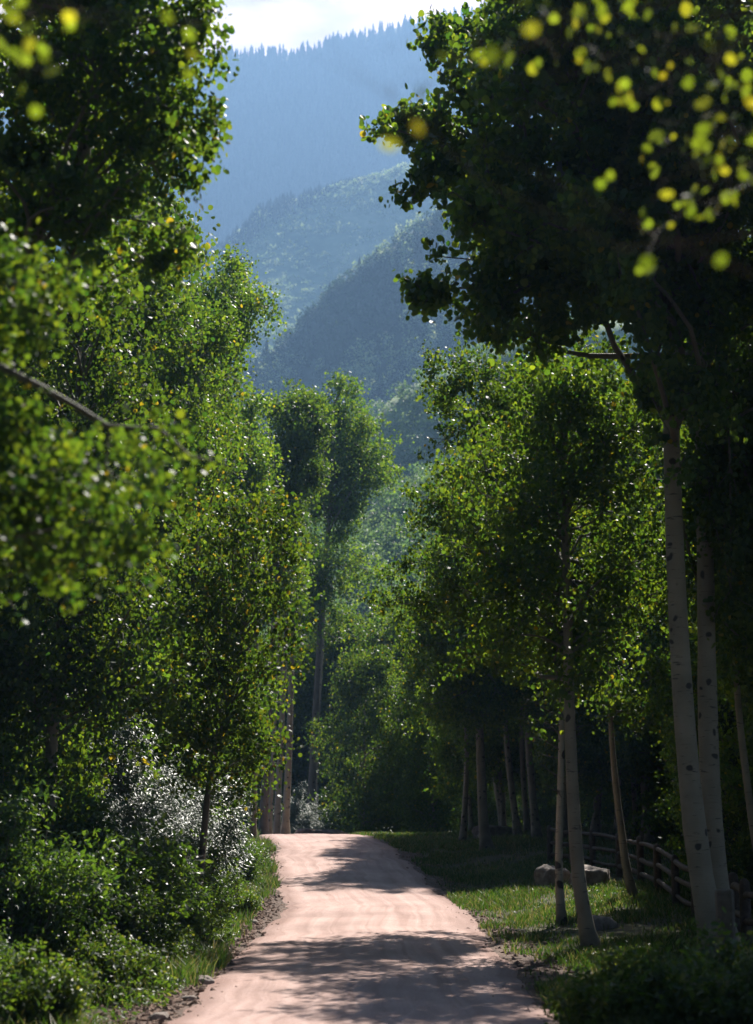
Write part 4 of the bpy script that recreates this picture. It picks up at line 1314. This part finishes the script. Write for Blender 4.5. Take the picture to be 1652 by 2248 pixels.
def patchy(x, y, seed):
    r = np.random.default_rng(seed)
    s = np.zeros(len(x))
    for wl, am in ((3.5, 1.0), (1.4, .7), (.6, .5)):
        a, b, c, d = r.uniform(0, 6.3, 4)
        s += am * np.sin(x / wl * 2.6 + a + np.sin(y / wl + b)) * np.sin(y / wl * 2.1 + c + np.sin(x / wl * 1.3 + d))
    return s


rg = np.random.default_rng(600)
n = 330000
y = 14 + 66 * rg.random(n) ** 1.5
off = 2.1 + 14 * rg.random(n) ** 1.4
x = road_x(y) + off
pt = patchy(x, y, 7) + rg.normal(size=n) * .5
keep = (pt > -.15 + 1.3 * np.exp(-(off - 2.1) / .45)) & (x < .3 * y + 3)
x, y, pt = x[keep], y[keep], pt[keep]
h = rg.uniform(.05, .17, len(x)) * (1 + .35 * np.clip(pt, -.5, 1.2))
blades('lawn_grass', x, y, h, .0045 * (1 + y / 22) * rg.uniform(.7, 1.3, len(x)), rg)

n = 60000
y = 12 + 14 * rg.random(n)
x = .123 * y + .15 + rg.random(n) * .18 * y
keep = (y < 21 - (x - 2.4) * .5) & (x - road_x(y) > 2.2)
x, y = x[keep], y[keep]
blades('tall_grass', x, y, rg.uniform(.12, .62, len(x)) * np.clip(.65 + .3 * patchy(x, y, 15), .3, 1.1), rg.uniform(.003, .007, len(x)), rg)

n = 90000
y = 11 + 60 * rg.random(n) ** 1.6
off = 2.3 + 2.6 * rg.random(n) ** 1.6
x = road_x(y) - off
pt = patchy(x, y, 9) + rg.normal(size=n) * .4
keep = pt > .1 + 1.4 * np.exp(-(off - 2.3) / .25)
x, y = x[keep], y[keep]
blades('verge_grass', x, y, rg.uniform(.08, .42, len(x)), .005 * (1 + y / 30) * rg.uniform(.7, 1.3, len(x)), rg)

# leafy ground cover
n = 110000
y = 10 + 68 * rg.random(n) ** 1.4
off = 2.5 + 9 * rg.random(n) ** 1.5
x = road_x(y) - off
pt = patchy(x, y, 10)
k = pt + rg.normal(size=n) * .4 > -.1 + 1.6 * np.exp(-(off - 2.5) / .3)
x, y, pt, off = x[k], y[k], pt[k], off[k]
z = ground_z(x, y) + rg.random(len(x)) ** .7 * np.clip(.12 + .28 * pt, .06, .5) * np.clip(off - 2.2, .2, 1.6)
me = leaf_mesh('ground_cover', np.stack([x, y, z], 1), rg, M['weed_leaf'], .07, 'oval', bias=(.15, -.2, 1), wbias=1.4, tipbias=(0, 0, -.1))
tag(link('ground_cover', me), kind='stuff')
n = 60000
y = 13 + 85 * rg.random(n) ** 1.2
off = 3.2 + 18 * rg.random(n)
x = road_x(np.minimum(y, 72)) + off
pt = patchy(x, y, 12)
k = (pt + rg.normal(size=n) * .3 > .55) & (x < .32 * y + 2)
x, y, pt = x[k], y[k], pt[k]
z = ground_z(x, y) + rg.random(len(x)) * np.clip(.06 + .12 * pt, .03, .3) * (1 + sstep(50, 70, y) * 3)
me = leaf_mesh('low_weeds', np.stack([x, y, z], 1), rg, M['weed_leaf'], .055, 'oval', bias=(.15, -.2, 1), wbias=1.4, tipbias=(0, 0, -.1))
tag(link('low_weeds', me), kind='stuff')


def stones(name, x, y, r, rng, mat='pebble', lift=.3):
    n = len(x)
    z = ground_z(x, y) + .02
    o = np.array([[1, 0, 0], [0, 1, 0], [-1, 0, 0], [0, -1, 0], [0, 0, .8], [0, 0, -.6]])
    V = o[None] * (1 + rng.normal(size=(n, 6, 1)) * .25) + rng.normal(size=(n, 6, 3)) * .15
    a = rng.uniform(0, 6.3, n)
    c, s = np.cos(a)[:, None], np.sin(a)[:, None]
    VX = V[..., 0] * c - V[..., 1] * s
    VY = V[..., 0] * s + V[..., 1] * c
    V = np.stack([VX, VY * .8, V[..., 2] * .7], -1) * r[:, None, None] + np.stack([x, y, z + r * lift], 1)[:, None]
    f = np.array([[0, 1, 4], [1, 2, 4], [2, 3, 4], [3, 0, 4], [1, 0, 5], [2, 1, 5], [3, 2, 5], [0, 3, 5]])
    F = (f[None] + (np.arange(n) * 6)[:, None, None]).reshape(-1, 3)
    tag(link(name, mesh_from(name, V.reshape(-1, 3), [F], M[mat], smooth=False)), kind='stuff')


n = 16000
y = 12 + 45 * rg.random(n) ** 1.5
sd = rg.random(n) < .78
x = road_x(y) + np.where(sd, -2.62 + rg.normal(size=n) * .24, 2.4 + rg.normal(size=n) * .3)
stones('roadside_gravel', x, y, .009 + .05 * rg.random(n) ** 4, rg)
n = 6000
y = 12 + 45 * rg.random(n) ** 1.4
x = road_x(y) + rg.uniform(-2.2, 2.1, n)
stones('road_grit', x, y, .004 + .024 * rg.random(n) ** 6, rg, lift=.9)

# ------------------------------------------------------------------ haze
def box(name, lo, hi, mat):
    lo, hi = np.asarray(lo, float), np.asarray(hi, float)
    V = np.array([[lo[0] if i & 1 == 0 else hi[0], lo[1] if i & 2 == 0 else hi[1], lo[2] if i & 4 == 0 else hi[2]] for i in range(8)])
    F = np.array([[0, 2, 3, 1], [4, 5, 7, 6], [0, 1, 5, 4], [2, 6, 7, 3], [0, 4, 6, 2], [1, 3, 7, 5]])
    return link(name, mesh_from(name, V, [F], mat, smooth=False))


bpy.context.view_layer.update()
zlo, zhi, xm, ym = 0, 0, 0, 0
for o in S.objects:
    if o.type == 'MESH':
        for c in o.bound_box:
            w = o.matrix_world @ Vector(c)
            zlo, zhi, xm, ym = min(zlo, w.z), max(zhi, w.z), max(xm, abs(w.x)), max(ym, w.y)
m = bpy.data.materials.new('haze_air')
m.use_nodes = True
nt = m.node_tree
for nd in list(nt.nodes):
    nt.nodes.remove(nd)
out = nt.nodes.new('ShaderNodeOutputMaterial')
pv = nt.nodes.new('ShaderNodeVolumePrincipled')
pv.inputs['Color'].default_value = HAZE_COLOR
pv.inputs['Density'].default_value = HAZE_DENSITY
pv.inputs['Anisotropy'].default_value = HAZE_ANISO
nt.links.new(pv.outputs[0], out.inputs['Volume'])
print('EXTENT', zlo, zhi, xm, ym)
tag(box('haze', (-xm - 5, -70, zlo - 1), (xm + 5, ym + 5, zhi + 2), m), kind='stuff')
